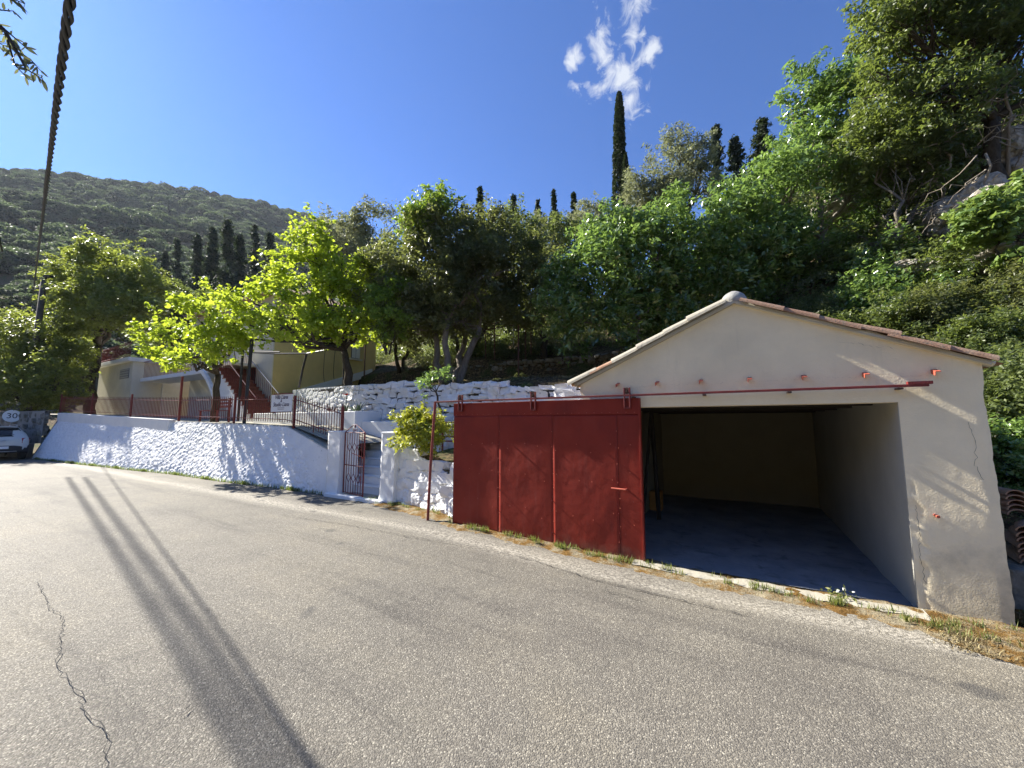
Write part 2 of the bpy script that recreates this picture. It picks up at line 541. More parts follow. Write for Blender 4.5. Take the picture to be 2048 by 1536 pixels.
def wloc(o):
    p = np.zeros(3)
    while o is not None:
        p = p + bpy_loc.get(o.name, np.zeros(3))
        o = o.parent
    return p

def link(name, mesh, parent=None, loc=None):
    o = bpy.data.objects.new(name, mesh)
    COL.objects.link(o)
    if parent is not None:
        o.parent = parent
    if loc is not None:
        o.location = tuple(float(x) for x in loc)
        bpy_loc[o.name] = np.array([float(x) for x in loc])
    return o

class MB:
    """collects shapes in world coordinates; build() links them as ONE mesh object"""
    def __init__(self):
        self.v, self.f, self.n = [], [], 0
    def add(self, verts, faces):
        verts = np.asarray(verts, float).reshape(-1, 3)
        self.v.append(verts)
        self.f.extend([tuple(int(i) + self.n for i in f) for f in faces])
        self.n += len(verts)
        return self
    def hexa(self, p):            # 4 bottom then 4 top corners
        return self.add(p, [(3, 2, 1, 0), (4, 5, 6, 7), (0, 1, 5, 4), (1, 2, 6, 5), (2, 3, 7, 6), (3, 0, 4, 7)])
    def fbox(self, a0, a1, b0, b1, z0, z1):
        # box in the a,b,z frame (a grows to the left, so the order keeps normals outward)
        q = [W(a1, b0), W(a0, b0), W(a0, b1), W(a1, b1)]
        return self.hexa([x + [0, 0, z0] for x in q] + [x + [0, 0, z1] for x in q])
    def box(self, c, s, R=None):
        c = np.asarray(c, float); s = np.asarray(s, float) / 2
        q = np.array([(-1, -1, -1), (1, -1, -1), (1, 1, -1), (-1, 1, -1), (-1, -1, 1), (1, -1, 1), (1, 1, 1), (-1, 1, 1)], float) * s
        if R is not None:
            q = q @ np.array(R).T
        return self.hexa(q + c)
    def tube(self, pts, r, n=8, cap=True):
        pts = np.asarray(pts, float)
        k = len(pts)
        r = np.broadcast_to(np.asarray(r, float), (k,))
        d = np.gradient(pts, axis=0)
        d /= np.linalg.norm(d, axis=1)[:, None] + 1e-12
        u = np.cross(d[0], [0, 0, 1.0])
        if np.linalg.norm(u) < 1e-3:
            u = np.cross(d[0], [1.0, 0, 0])
        V = []
        for i in range(k):
            u = u - d[i] * (u @ d[i])
            u /= np.linalg.norm(u) + 1e-12
            w = np.cross(d[i], u)
            for j in range(n):
                t = 2 * math.pi * j / n
                V.append(pts[i] + r[i] * (math.cos(t) * u + math.sin(t) * w))
        F = []
        for i in range(k - 1):
            for j in range(n):
                j2 = (j + 1) % n
                F.append((i * n + j, i * n + j2, (i + 1) * n + j2, (i + 1) * n + j))
        if cap:
            F.append(tuple(range(n - 1, -1, -1)))
            F.append(tuple((k - 1) * n + j for j in range(n)))
        return self.add(V, F)
    def prism(self, poly, d):
        """polygon (list of 3D points) extruded by vector d"""
        poly = np.asarray(poly, float); d = np.asarray(d, float)
        n = len(poly)
        F = [tuple(range(n - 1, -1, -1)), tuple(range(n, 2 * n))]
        for i in range(n):
            F.append((i, (i + 1) % n, n + (i + 1) % n, n + i))
        return self.add(np.vstack([poly, poly + d]), F)
    def grid(self, P):
        """P: (m,n,3) array of points"""
        m, n = P.shape[:2]
        F = [(i * n + j, i * n + j + 1, (i + 1) * n + j + 1, (i + 1) * n + j) for i in range(m - 1) for j in range(n - 1)]
        return self.add(P.reshape(-1, 3), F)
    def build(self, name, mat, parent=None, loc=None, smooth=False, bevel=0.0, fixn=True):
        v = np.vstack(self.v)
        off = np.zeros(3)
        if parent is not None:
            off = wloc(parent)
        if loc is not None:
            loc = np.asarray(loc, float)
            v = v - loc
            oloc = loc - off
        else:
            v = v - off
            oloc = None
        me = bpy.data.meshes.new(name)
        me.from_pydata(v.tolist(), [], self.f)
        if fixn:
            bm = bmesh.new(); bm.from_mesh(me)
            bmesh.ops.recalc_face_normals(bm, faces=bm.faces)
            bm.to_mesh(me); bm.free()
        if smooth:
            me.shade_smooth()
        me.materials.append(MATS[mat])
        o = link(name, me, parent, oloc)
        if bevel:
            mo = o.modifiers.new('bevel', 'BEVEL')
            mo.width = bevel; mo.segments = 2; mo.limit_method = 'ANGLE'
        return o

def fast_mesh(name, verts, tris, mat, tint=None):
    me = bpy.data.meshes.new(name)
    nv, nt = len(verts), len(tris)
    me.vertices.add(nv); me.loops.add(nt * 3); me.polygons.add(nt)
    me.vertices.foreach_set('co', np.ascontiguousarray(verts, dtype=np.float32).ravel())
    me.loops.foreach_set('vertex_index', np.ascontiguousarray(tris, dtype=np.int32).ravel())
    me.polygons.foreach_set('loop_start', np.arange(0, nt * 3, 3, dtype=np.int32))
    if tint is not None:
        a = me.attributes.new('tint', 'FLOAT', 'POINT')
        a.data.foreach_set('value', np.ascontiguousarray(tint, dtype=np.float32))
    me.update(calc_edges=True)
    me.materials.append(MATS[mat])
    return me

def unit(v):
    return v / (np.linalg.norm(v, axis=-1, keepdims=True) + 1e-9)

def leaf_arrays(C, out, size, aspect=0.45, up=0.5, g=None, tint0=None, droop=0.0):
    """one folded leaf (two triangles) per centre"""
    g = g or rng
    n = len(C)
    nrm = unit(0.45 * out + np.array([0, 0, up]) + g.normal(0, 0.55, (n, 3)))
    d = g.normal(0, 1, (n, 3)) + 0.5 * out + np.array([0, 0, -droop])
    d = unit(d - nrm * np.sum(d * nrm, 1)[:, None])
    s = np.cross(nrm, d)
    L = size * g.uniform(0.65, 1.25, (n, 1))
    w = L * aspect * g.uniform(0.8, 1.15, (n, 1)) * 0.5
    p0 = C - d * L * 0.5
    p1 = C + d * L * 0.5
    a = C + s * w + nrm * w * 0.28 - d * L * 0.04
    b = C - s * w + nrm * w * 0.28 - d * L * 0.04
    V = np.stack([p0, a, p1, b], 1).reshape(-1, 3)
    k = np.arange(n) * 4
    T = np.stack([np.stack([k, k + 1, k + 2], 1), np.stack([k, k + 2, k + 3], 1)], 1).reshape(-1, 3)
    t = g.uniform(0, 1, n) if tint0 is None else np.clip(tint0 + g.normal(0, 0.2, n), 0, 1)
    return V, T, np.repeat(t, 4)

def crown_points(lumps, nclus, nleaf, cr, g, hollow=0.5, gap=0.42, gscale=0.9, spray=2.2):
    """sprays of leaves: each starts inside a lump, grows outwards, and ends in a ragged tip; noise leaves gaps"""
    lumps = np.asarray(lumps, float)
    vol = lumps[:, 3] * lumps[:, 4] * lumps[:, 5]
    wgt = vol ** 0.75
    wgt /= wgt.sum()
    k = int(nclus * 2.2)
    li = g.choice(len(lumps), k, p=wgt)
    d = unit(g.normal(0, 1, (k, 3)))
    r = hollow + (0.95 - hollow) * g.uniform(0, 1, k) ** 0.6
    r = r * (0.66 + 0.5 * vnoise(d * 2.2 + li[:, None] * 7.3, 1.0, 3))
    C = lumps[li, :3] + d * lumps[li, 3:6] * r[:, None]
    keep = vnoise(C, gscale, 11) > gap * g.uniform(0.75, 1.2, k)
    C, d = C[keep][:nclus], d[keep][:nclus]
    n = len(C)
    per = g.poisson(nleaf * g.uniform(0.5, 1.5, n)).clip(4)
    idx = np.repeat(np.arange(n), per)
    ctint = g.uniform(0.05, 0.95, n)
    ax = unit(d * 0.85 + np.array([0, 0, 0.35]) + g.normal(0, 0.4, (n, 3)))
    ln = cr * spray * g.uniform(0.5, 1.35, n)
    u = g.uniform(0, 1, len(idx)) ** 0.8
    P = C[idx] + ax[idx] * (ln[idx] * u)[:, None] + g.normal(0, 1, (len(idx), 3)) * (cr * (0.75 - 0.5 * u))[:, None] * np.array([1, 1, 0.7])
    return C, P, unit(ax[idx] + 0.5 * (P - C[idx]) / cr), ctint[idx]

def limb(mb, p, q, r0, r1, g, n=6, seg=6, wob=0.08, sag=0.0):
    p, q = np.asarray(p, float), np.asarray(q, float)
    t = np.linspace(0, 1, seg)[:, None]
    L = np.linalg.norm(q - p)
    pts = p + (q - p) * t
    off = g.normal(0, wob * L, (seg, 3)) * np.sin(t * math.pi)
    pts = pts + off
    pts[:, 2] += np.sin(t[:, 0] * math.pi) * sag * L
    mb.tube(pts, np.linspace(r0, r1, seg), n)
    return pts

def L3(px, py, Y, rx, ry=None, ratio=1.0):
    """a lump of a crown: where it stands at forward distance Y, with radii given as they look in the view"""
    ry = ry if ry is not None else rx
    p = at(px, py, Y)
    k = Y / ray(px, py)[1] / FPX
    return (*p, rx * k * 0.95, rx * k * ratio, ry * k)

def tree(name, label, base, lumps, leafmat, bark, nclus, nleaf, leaf, cr, trunk_r, seed, cat='tree', group=None,
         aspect=0.45, up=0.5, gap=0.42, hollow=0.5, fork=0.45, stems=1, lean=None, droop=0.0, twigs=40, gscale=0.9, sagged=0.0, dense=1.55):
    g = np.random.default_rng(seed)
    base = np.asarray(base, float)
    root = empty(name, base, label, cat, group)
    C, P, out, ct = crown_points(lumps, int(nclus * 0.62), nleaf * dense, cr, g, hollow, gap, gscale)
    V, T, tint = leaf_arrays(P, out, leaf, aspect, up, g, ct, droop)
    me = fast_mesh('crown', V - base, T, leafmat, tint)
    crown = link('crown', me, root)
    lum = np.asarray(lumps, float)
    mid = np.average(lum[:, :3], axis=0, weights=lum[:, 3] * lum[:, 5])
    low = lum[:, 2].min() - lum[:, 5].max() * 0.3
    mb = MB()
    for s in range(stems):
        a = 2 * math.pi * s / max(stems, 1) + seed
        bb = base + (np.array([math.cos(a), math.sin(a), 0]) * trunk_r * 1.3 if stems > 1 else 0)
        top = bb + (mid - bb) * fork
        if lean is not None:
            top = np.asarray(lean, float)
        if stems > 1:
            top = top + np.array([math.cos(a), math.sin(a), 0]) * trunk_r * 4
        r0 = trunk_r * (0.65 if stems > 1 else 1)
        pts = limb(mb, bb - [0, 0, 0.15], top, r0 * 1.15, r0 * 0.72, g, 10, 8, 0.035)
        for i in range(len(lum)):
            if stems > 1 and i % stems != s:
                continue
            lp = limb(mb, top, lum[i, :3], r0 * 0.5, r0 * 0.16, g, 7, 7, 0.06, sagged)
            near = np.where(np.linalg.norm((C - lum[i, :3]) / lum[i, 3:6], axis=1) < 1.25)[0]
            for j in g.permutation(near)[:max(3, twigs // len(lum))]:
                limb(mb, lp[g.integers(2, 6)], C[j], r0 * 0.17, r0 * 0.045, g, 4, 5, 0.07)
    mb.build('trunk', bark, root, smooth=True, fixn=False)
    return root

def shrub(name, label, lumps, leafmat, nclus, nleaf, leaf, cr, seed, group=None, base=None, bark='bark_dark', cat='shrub', **kw):
    lum = np.asarray(lumps, float)
    if base is None:
        i = lum[:, 2].argmin()
        base = np.array([lum[:, 0].mean(), lum[:, 1].mean(), lum[i, 2] - lum[i, 5]])
    return tree(name, label, base, lumps, leafmat, bark, nclus, nleaf, leaf, cr, kw.pop('trunk_r', 0.05), seed, cat, group, stems=kw.pop('stems', 3), fork=0.35, **kw)

def copy_tree(o, parent=None):
    c = o.copy(); COL.objects.link(c); c.parent = parent
    for ch in o.children:
        copy_tree(ch, c)
    return c

def text(name, body, size, loc, mat, parent, R, shear=0.0, extrude=0.002):
    cu = bpy.data.curves.new(name, 'FONT')
    cu.body = body
    cu.size = size
    cu.align_x = 'CENTER'; cu.align_y = 'CENTER'
    cu.extrude = extrude
    cu.shear = shear
    cu.materials.append(MATS[mat])
    tmp = bpy.data.objects.new(name, cu)
    COL.objects.link(tmp)
    me = bpy.data.meshes.new_from_object(tmp.evaluated_get(bpy.context.evaluated_depsgraph_get()))
    bpy.data.objects.remove(tmp)
    me.name = name
    if not me.materials:
        me.materials.append(MATS[mat])
    o = bpy.data.objects.new(name, me)
    COL.objects.link(o)
    o.parent = parent
    m = Matrix([[*R[0], 0], [*R[1], 0], [*R[2], 0], [0, 0, 0, 1]]).transposed()
    o.matrix_local = Matrix.Translation(Vector((np.asarray(loc) - wloc(parent)).tolist())) @ m
    return o

def stone_meshes(k, mat, seed, sq=0.55, smooth=False):
    g = np.random.default_rng(seed)
    out = []
    for i in range(k):
        bm = bmesh.new()
        bmesh.ops.create_cube(bm, size=1.0)
        bmesh.ops.subdivide_edges(bm, edges=bm.edges[:], cuts=1, use_grid_fill=True)
        sk = g.normal(0, 0.13, (3, 3)) + np.eye(3)
        for v in bm.verts:
            p = np.array(v.co)
            q = p / np.linalg.norm(p) * 0.56
            p = p * sq + q * (1 - sq)
            p = sk @ p + g.normal(0, 0.045, 3)
            v.co = p
        me = bpy.data.meshes.new('stone')
        bm.to_mesh(me); bm.free()
        if smooth:
            me.shade_smooth()
        me.materials.append(MATS[mat])
        out.append(me)
    return out

def lay_stones(parent, meshes, a0, a1, z0f, z1f, bf, rowh, wmin, wmax, depth, seed, maxn=299, proud=0.03, fill=0.98):
    """courses of single stones along a; z0f,z1f give bottom and top as functions of a, bf the face"""
    g = np.random.default_rng(seed)
    off = wloc(parent)
    n = 0
    h = rowh
    row = 0
    while n < maxn:
        a = a0 + g.uniform(-0.2, 0.1)
        any_ = False
        while a < a1 and n < maxn:
            w = g.uniform(wmin, wmax)
            am = a + w / 2
            z0 = z0f(am) + row * h
            if z0 + h * 0.55 <= z1f(am):
                any_ = True
                hh = h * g.uniform(0.82, 1.15)
                zc = z0 + h / 2 + g.uniform(-0.12, 0.12) * h
                P = W(am, bf(am) + depth * 0.5 - proud * g.uniform(0.1, 1.2), zc)
                o = bpy.data.objects.new('stone', meshes[g.integers(len(meshes))])
                COL.objects.link(o)
                o.parent = parent
                o.location = tuple(P - off)
                o.rotation_euler = (g.normal(0, 0.06), g.normal(0, 0.11) + math.pi * g.integers(0, 2), ROTZ + g.normal(0, 0.07))
                o.scale = (w * fill, depth * g.uniform(0.85, 1.15), hh * (fill + 0.02))
                n += 1
            a += w
        row += 1
        if not any_:
            break
    return n

# ================================================================== THE SETTING
def road_z(a):
    return -0.07 + 0.13 * sstep(a, 1.5, 6.0)

# ---- far ground: one sheet to the horizon, rising to the wooded mountain on the left
HPX = np.array([-400, -200, 0, 200, 400, 500, 600, 700, 800, 1000, 1200, 1600, 2048])
HPY = np.array([330, 332, 340, 360, 384, 403, 430, 455, 500, 600, 700, 780, 800])
def crest(x, y):
    """how high the mountain's crest stands in this direction, as rise per metre of horizontal distance"""
    azm = np.arctan2(x, y)
    hx, hz = [], []
    for px, py in zip(HPX, HPY):
        r = ray(px, py)
        hx.append(math.atan2(r[0], r[1])); hz.append(r[2] / math.hypot(r[0], r[1]))
    return np.interp(azm, hx, hz, left=hz[0], right=0.02)
CREST_R = 520.0
def ground_z(x, y):
    x, y = np.asarray(x, float), np.asarray(y, float)
    r = np.hypot(x, y)
    t = np.clip((r - 55) / (CREST_R - 55), 0, 1)
    s = 0.72 * t + 0.28 * t * t
    P = np.stack([x, y, 0 * x], -1).reshape(-1, 3)
    bump = (fbm(P, 1 / 70.0, 4, 21).reshape(x.shape) - 0.5) * 26 * sstep(r, 70, 220) * (1 - 0.75 * sstep(r, 400, 520))
    c = crest(x, y) * CREST_R
    back = np.where(r > CREST_R, -(r - CREST_R) * 0.25, 0)
    return np.where(r < 55, -0.35, -0.35 + s * c + bump * np.clip(c / 120, 0, 1) + np.maximum(back, -c))

az_ = np.radians(np.arange(-180, 180.01, 1.5))
rr_ = np.concatenate([[0.01], np.geomspace(3, 60, 16), np.linspace(72, 540, 46), np.geomspace(600, 4000, 10)])
AA, RR = np.meshgrid(az_, rr_)
GX, GY = RR * np.sin(AA), RR * np.cos(AA)
mb = MB(); mb.grid(np.stack([GX, GY, ground_z(GX, GY)], -1))
g_ = mb.build('ground', 'soil_litter', smooth=True)
tag(g_, 'bare soil ground reaching out to the wooded mountain', 'ground', kind='structure')

# ---- the road
def wall_base_b(a):
    return np.interp(a, [-20, 5.0, 5.7, 6.4, 8.0, 9.7, 11.65, 14, 17.3, 20.5, 25, 30, 36, 50], [0.0, 0.0, 0.10, 0.36, 0.58, 0.50, 0.45, 0.30, 0.25, -0.05, -0.38, -0.72, -1.6, -5.0])
aa = np.concatenate([np.linspace(-30, -4, 14), np.arange(-3.5, 12, 0.25), np.linspace(12.5, 60, 40)])
tt = np.linspace(0, 1, 24)
P = np.zeros((len(aa), len(tt), 3))
for i, a in enumerate(aa):
    bs = wall_base_b(a) + 0.06
    for j, t in enumerate(tt):
        b = bs + (-9.5 - bs) * t ** 1.4
        P[i, j] = W(a, b, float(road_z(a)))
P[:, :, 2] += (fbm(P.reshape(-1, 3), 0.7, 3, 5).reshape(P.shape[:2]) - 0.5) * 0.02
mb = MB(); mb.grid(P)
road = mb.build('road', 'asphalt', smooth=True)
tag(road, 'worn grey asphalt road with coarse pale aggregate', 'road', kind='structure')

def ribbon(name, pts, w, mat, parent, lift, seed, wob=0.35):
    g = np.random.default_rng(seed)
    pts = np.asarray(pts, float)
    # subdivide with jitter
    out = [pts[0]]
    for p, q in zip(pts[:-1], pts[1:]):
        n = max(2, int(np.linalg.norm(q - p) / 0.05))
        for k in range(1, n + 1):
            out.append(p + (q - p) * k / n + np.array([*g.normal(0, 0.008, 2), 0]))
    out = np.array(out)
    d = np.gradient(out, axis=0); d[:, 2] = 0; d = unit(d)
    s = np.stack([-d[:, 1], d[:, 0], 0 * d[:, 0]], 1)
    ww = w * g.uniform(1 - wob, 1 + wob, (len(out), 1))
    ww[0] = ww[-1] = 0.001
    m = MB(); m.grid(np.stack([out + s * ww + [0, 0, lift], out - s * ww + [0, 0, lift]], 1))
    return m.build(name, mat, parent)

def rp(px, py, z=-0.0):
    r = ray(px, py); t = (z - CAM[2]) / r[2]
    q = CAM + r * t
    a, b = ab(q)
    zz = float(road_z(a))
    t = (zz - CAM[2]) / r[2]
    return CAM + r * t
cr1 = [rp(*q) for q in [(75, 1165), (98, 1215), (128, 1240), (120, 1290), (113, 1330), (140, 1370), (160, 1400), (168, 1425), (198, 1450), (212, 1480), (206, 1536), (200, 1600)]]
ribbon('crack', cr1, 0.0022, 'crack_dark', road, 0.016, 3)
ribbon('crack', [rp(*q) for q in [(560, 1030), (700, 1052), (820, 1075), (930, 1092), (1060, 1120), (1180, 1160), (1330, 1195), (1500, 1235)]], 0.0045, 'crack_dark', road, 0.015, 4, 0.8)
ribbon('crack', [rp(*q) for q in [(385, 1412), (372, 1425), (358, 1432)]], 0.003, 'crack_dark', road, 0.016, 5)
ribbon('crack', [rp(*q) for q in [(1205, 1185), (1235, 1190), (1290, 1205)]], 0.004, 'crack_dark', road, 0.016, 6)

# ---- mossy verge between asphalt and walls
def verge_edge(a):
    return np.interp(a, [-14, -3, -1.2, -0.5, 0.0, 1.2, 2.5, 4.0, 5.6, 6.6, 8.0, 9.2], [-1.6, -1.25, -1.05, -0.85, -0.55, -0.36, -0.30, -0.26, -0.22, -0.02, 0.28, 0.40])
aa = np.arange(-14, 9.2, 0.03)
tt = np.linspace(0, 1, 24)
P = np.zeros((len(aa), len(tt), 3))
ed = verge_edge(aa) + (vnoise(np.stack([aa * 1.3, 0 * aa, 0 * aa], 1), 1.6, 2) - 0.5) * 0.16 + (vnoise(np.stack([aa, 0 * aa, 0 * aa], 1), 9, 8) - 0.5) * 0.05
for i, a in enumerate(aa):
    inner = wall_base_b(a) + 0.08 if a > 3 else (0.03 if a > -0.7 else 0.9)
    for j, t in enumerate(tt):
        P[i, j] = W(a, ed[i] - 0.10 + (inner - ed[i] + 0.10) * t, float(road_z(a)) - 0.022 + 0.062 * math.sin(t * math.pi * 0.5) ** 0.8)
P[:, :, 2] += (fbm(P.reshape(-1, 3), 7, 5, 9).reshape(len(aa), -1) - 0.5) * 0.06
mb = MB(); mb.grid(P)
vg = mb.build('verge', 'verge_moss', smooth=True)
tag(vg, 'strip of brown moss and dry litter along the garage side of the road', 'verge', kind='structure')

# ---- hillside: garden terrace behind the white stone wall, then the steep wooded slope
def hill_z(a, b):
    a, b = np.asarray(a, float), np.minimum(np.asarray(b, float), 27.0)
    low = 2.78 + 0.16 * np.clip(b - 3.6, 0, 5.6)
    up = np.where(b > 9.3, 0.75 + 0.40 * (b - 9.3), 0)
    left = low + up
    steep = 0.02 + np.where(b > 0.9, 0.62 * (b - 0.9), 0) + np.where(b > 5.2, 0.16 * (b - 5.2), 0)
    # right of and behind the garage the slope is steep
    k = sstep(a, 6.0, -1.5)
    z = left * (1 - k) + np.minimum(steep, 60) * k
    # nothing may stand inside the garage
    ing = (a > -0.8) & (a < 3.6) & (b < 5.5)
    z = np.where(ing, -0.3, z)
    # far left the slope eases
    z = np.where(a > 24, z * (1 - 0.55 * sstep(a, 24, 60)) , z)
    return z
aa = np.concatenate([np.arange(-40, -6, 1.0), np.arange(-6, 16, 0.25), np.arange(16, 75, 1.0)])
bb = np.concatenate([np.arange(0.35, 11, 0.25), np.arange(11, 62, 1.0)])
AA, BB = np.meshgrid(aa, bb, indexing='ij')
ZZ = hill_z(AA, BB)
lo_mask = (AA > 3.6) & (BB < 3.55)
ZZ = np.where(lo_mask, np.minimum(ZZ, 0.9 * sstep(BB, 0.35, 1.0) - 0.2), ZZ)
ZZ = np.where((AA > 5.2) & (AA < 7.55) & (BB > 0.75) & (BB < 3.55), 0.95 + 0.12 * np.clip(BB - 0.75, 0, 1.5), ZZ)
ZZ = np.where((AA >= 7.55) & (BB < 3.55), -0.25, ZZ)
ZZ = np.where((AA > 20.1) & (BB < 11), -0.25, ZZ)
ZZ = np.where((AA > 16.4) & (BB < 4.6), -0.25, ZZ)
PP = J0 + AA[..., None] * AV + BB[..., None] * NV
PP[..., 2] = ZZ
ns = (fbm(PP.reshape(-1, 3) * [1, 1, 0], 0.5, 5, 31).reshape(AA.shape) - 0.5)
PP[..., 2] += ns * np.where((BB > 3.7) & ~((AA > -0.8) & (AA < 3.6) & (BB < 5.5)), np.clip(0.25 + BB * 0.05, 0, 1.6), 0.05)
mb = MB(); mb.grid(PP)
hs = mb.build('hillside', 'soil_litter', smooth=True)
tag(hs, 'dark earthy garden slope rising behind the white stone wall', 'hillside', kind='structure')

def hz(a, b):
    P = W(a, b)
    n = float(fbm(np.array([[P[0], P[1], 0]]), 0.5, 5, 31)[0] - 0.5)
    return float(hill_z(a, b)) + n * float(np.clip(0.25 + b * 0.05, 0, 1.6))

# ---- terrace in front of the house
mb = MB()
def tz(a):
    return np.interp(a, [9.9, 12.3, 20, 30, 45], [1.22, 1.66, 1.80, 2.12, 2.4])
aa = np.linspace(9.9, 45, 60)
P = np.zeros((60, 3, 3))
for i, a in enumerate(aa):
    b0 = float(np.interp(a, [9.9, 12.4, 15.8, 19.4, 25, 30.2, 45], [0.75, 1.0, 0.95, 0.85, 0.55, 0.12, -2.5])) + 0.06
    for j, b in enumerate((b0, 2.6, 14.0 if a > 17 else 3.6)):
        P[i, j] = W(a, b, float(tz(a)) - 0.01)
mb.grid(P)
tr_ = mb.build('terrace', 'pale_concrete', smooth=False)
tag(tr_, 'pale concrete terrace between the red fence and the house', 'terrace', kind='structure')

# ================================================================== GARAGE
def onf(px, py, b=0.0):
    r = ray(px, py); q = J0 + b * NV
    t = ((q - CAM) @ NV) / (r @ NV)
    P = CAM + r * t
    return ab(P)[0], float(P[2])

GA0, GA1, PK, PKZ, EZ = -0.60, 3.33, 1.38, 3.20, 2.31
def gable(a):
    return np.interp(a, [GA0, PK, GA1], [EZ, PKZ, EZ + 0.02])
LINT = 1.955
garage = empty('garage', W(1.4, 0, 0), 'small cream stucco garage with gabled tile roof and open doorway', 'garage')

def skin(a0, a1, zb, zt, step=0.022, edge=None):
    na = max(3, int(abs(a1 - a0) / step) + 1)
    nz = 90
    P = np.zeros((na, nz, 3)); q = np.zeros((na, nz, 3))
    for i, a in enumerate(np.linspace(a0, a1, na)):
        q[i, :, 0] = a
        q[i, :, 2] = np.linspace(zb(a), zt(a), nz)
    f = q.reshape(-1, 3)
    n1 = (fbm(f, 1.6, 2, 41) - 0.5) * 0.005
    n2 = (fbm(f, 26.0, 3, 42) - 0.5) * 0.0028
    rough = sstep(f[:, 0], 0.35, -0.05) * sstep(f[:, 2], 2.4, 1.2)
    n3 = (fbm(f, 24.0, 3, 43) - 0.5) * 0.0045 * rough
    chip = sstep(vnoise(f, 9.0, 44) + 0.35 * vnoise(f, 30.0, 45) - 9.5 * np.abs(f[:, 0] + 0.045) + 0.25 * (f[:, 2] < 1.15) - 0.5 * (f[:, 2] > 1.15), 0.62, 0.70) * 0.012
    b = -(n1 + n2 + n3) + chip - 0.004
    aoff = np.zeros(len(f))
    if edge is not None:
        w = sstep(f[:, 0], edge + 0.06, edge)
        aoff = w * ((fbm(f * [0, 0, 1], 6.0, 4, 46) - 0.5) * 0.035 - 0.010 * (2.3 - f[:, 2]))
        b = b + w * 0.010
    for k in range(len(f)):
        pass
    PW = J0 + (f[:, :1] + aoff[:, None]) * AV + b[:, None] * NV
    PW[:, 2] = f[:, 2]
    return PW.reshape(na, nz, 3)

mb = MB()
mb.grid(skin(GA0, 0.0, lambda a: -0.2, gable, edge=GA0))
mb.grid(skin(0.0, 2.62, lambda a: LINT, gable))
mb.grid(skin(2.62, GA1, lambda a: -0.1, gable))
mb.build('front_wall', 'stucco_cream', garage, smooth=True, fixn=False)
for s_, (lo, hi) in enumerate(((GA0 + 0.02, 0.0),)):
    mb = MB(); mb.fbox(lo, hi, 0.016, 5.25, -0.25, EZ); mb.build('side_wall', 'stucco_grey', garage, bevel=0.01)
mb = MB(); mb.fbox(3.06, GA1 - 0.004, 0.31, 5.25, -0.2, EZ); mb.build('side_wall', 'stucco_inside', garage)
mb = MB(); mb.fbox(2.62, GA1 - 0.006, 0.016, 0.30, -0.2, EZ); mb.build('door_jamb', 'stucco_cream', garage)
mb = MB()
mb.prism([W(x, 0.018, z) for x, z in ((0.003, LINT), (2.617, LINT), (2.617, gable(2.617) - .03), (PK, PKZ - .03), (0.003, gable(0.003) - .03))], NV * 0.26)
mb.build('lintel', 'stucco_cream', garage)
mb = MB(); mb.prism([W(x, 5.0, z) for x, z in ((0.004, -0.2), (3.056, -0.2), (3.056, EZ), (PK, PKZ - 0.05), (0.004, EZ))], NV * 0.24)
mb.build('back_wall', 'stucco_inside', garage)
mb = MB(); mb.fbox(0.004, 3.056, 0.285, 4.996, 2.03, 2.09); mb.build('ceiling', 'dark_wood', garage)
# lath beams under the ceiling
for k in range(5):
    mb = MB(); mb.fbox(0.006, 3.05, 0.8 + k * 0.95, 0.9 + k * 0.95, 1.955, 2.028); mb.build('beam', 'dark_wood', garage)
# the floor: a concrete sheet with a coarse apron at the threshold
aa = np.linspace(0.0, 3.06, 60); bb_ = np.linspace(-0.16, 5.0, 90)
AA, BB = np.meshgrid(aa, bb_, indexing='ij')
PP = J0 + AA[..., None] * AV + BB[..., None] * NV
PP[..., 2] = -0.055 + 0.03 * sstep(BB, 0.2, 5) + (fbm(PP.reshape(-1, 3), 2.5, 4, 51).reshape(AA.shape) - 0.5) * 0.035
PP[..., 2] -= 0.09 * sstep(BB, 0.02, -0.16)
mb = MB(); mb.grid(PP)
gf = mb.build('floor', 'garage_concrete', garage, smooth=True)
# pale lime edge along the threshold
aa = np.arange(-0.02, 2.66, 0.03)
P = np.zeros((len(aa), 4, 3))
for i, a in enumerate(aa):
    w = 0.05 * float(vnoise(np.array([[a, 0, 0]]), 4.0, 3)[0])
    z = float(road_z(a))
    for j, (b, h) in enumerate(((-0.19 - w, 0.025), (-0.16 - w, 0.045), (-0.08 + w, 0.050), (-0.03 + w, 0.015))):
        P[i, j] = W(a, b, z + h)
P[:, :, 2] += (fbm(P.reshape(-1, 3), 12, 3, 6).reshape(P.shape[:2]) - 0.5) * 0.03
mb = MB(); mb.grid(P); mb.build('threshold', 'pale_concrete', garage, smooth=True)

# roof decks
for s_, ae in ((1, GA1 + 0.07), (-1, GA0 - 0.05)):
    ze = PKZ - (PKZ - EZ) / (PK - GA0) * abs(ae - PK)
    top = [W(PK, -0.05, PKZ - 0.005), W(ae, -0.05, ze - 0.005), W(ae, 5.35, ze - 0.005), W(PK, 5.35, PKZ - 0.005)]
    mb = MB(); mb.hexa([p - [0, 0, 0.0] for p in top] + [p + [0, 0, 0.035] for p in top])
    mb.build('roof_deck', 'stucco_grey', garage)

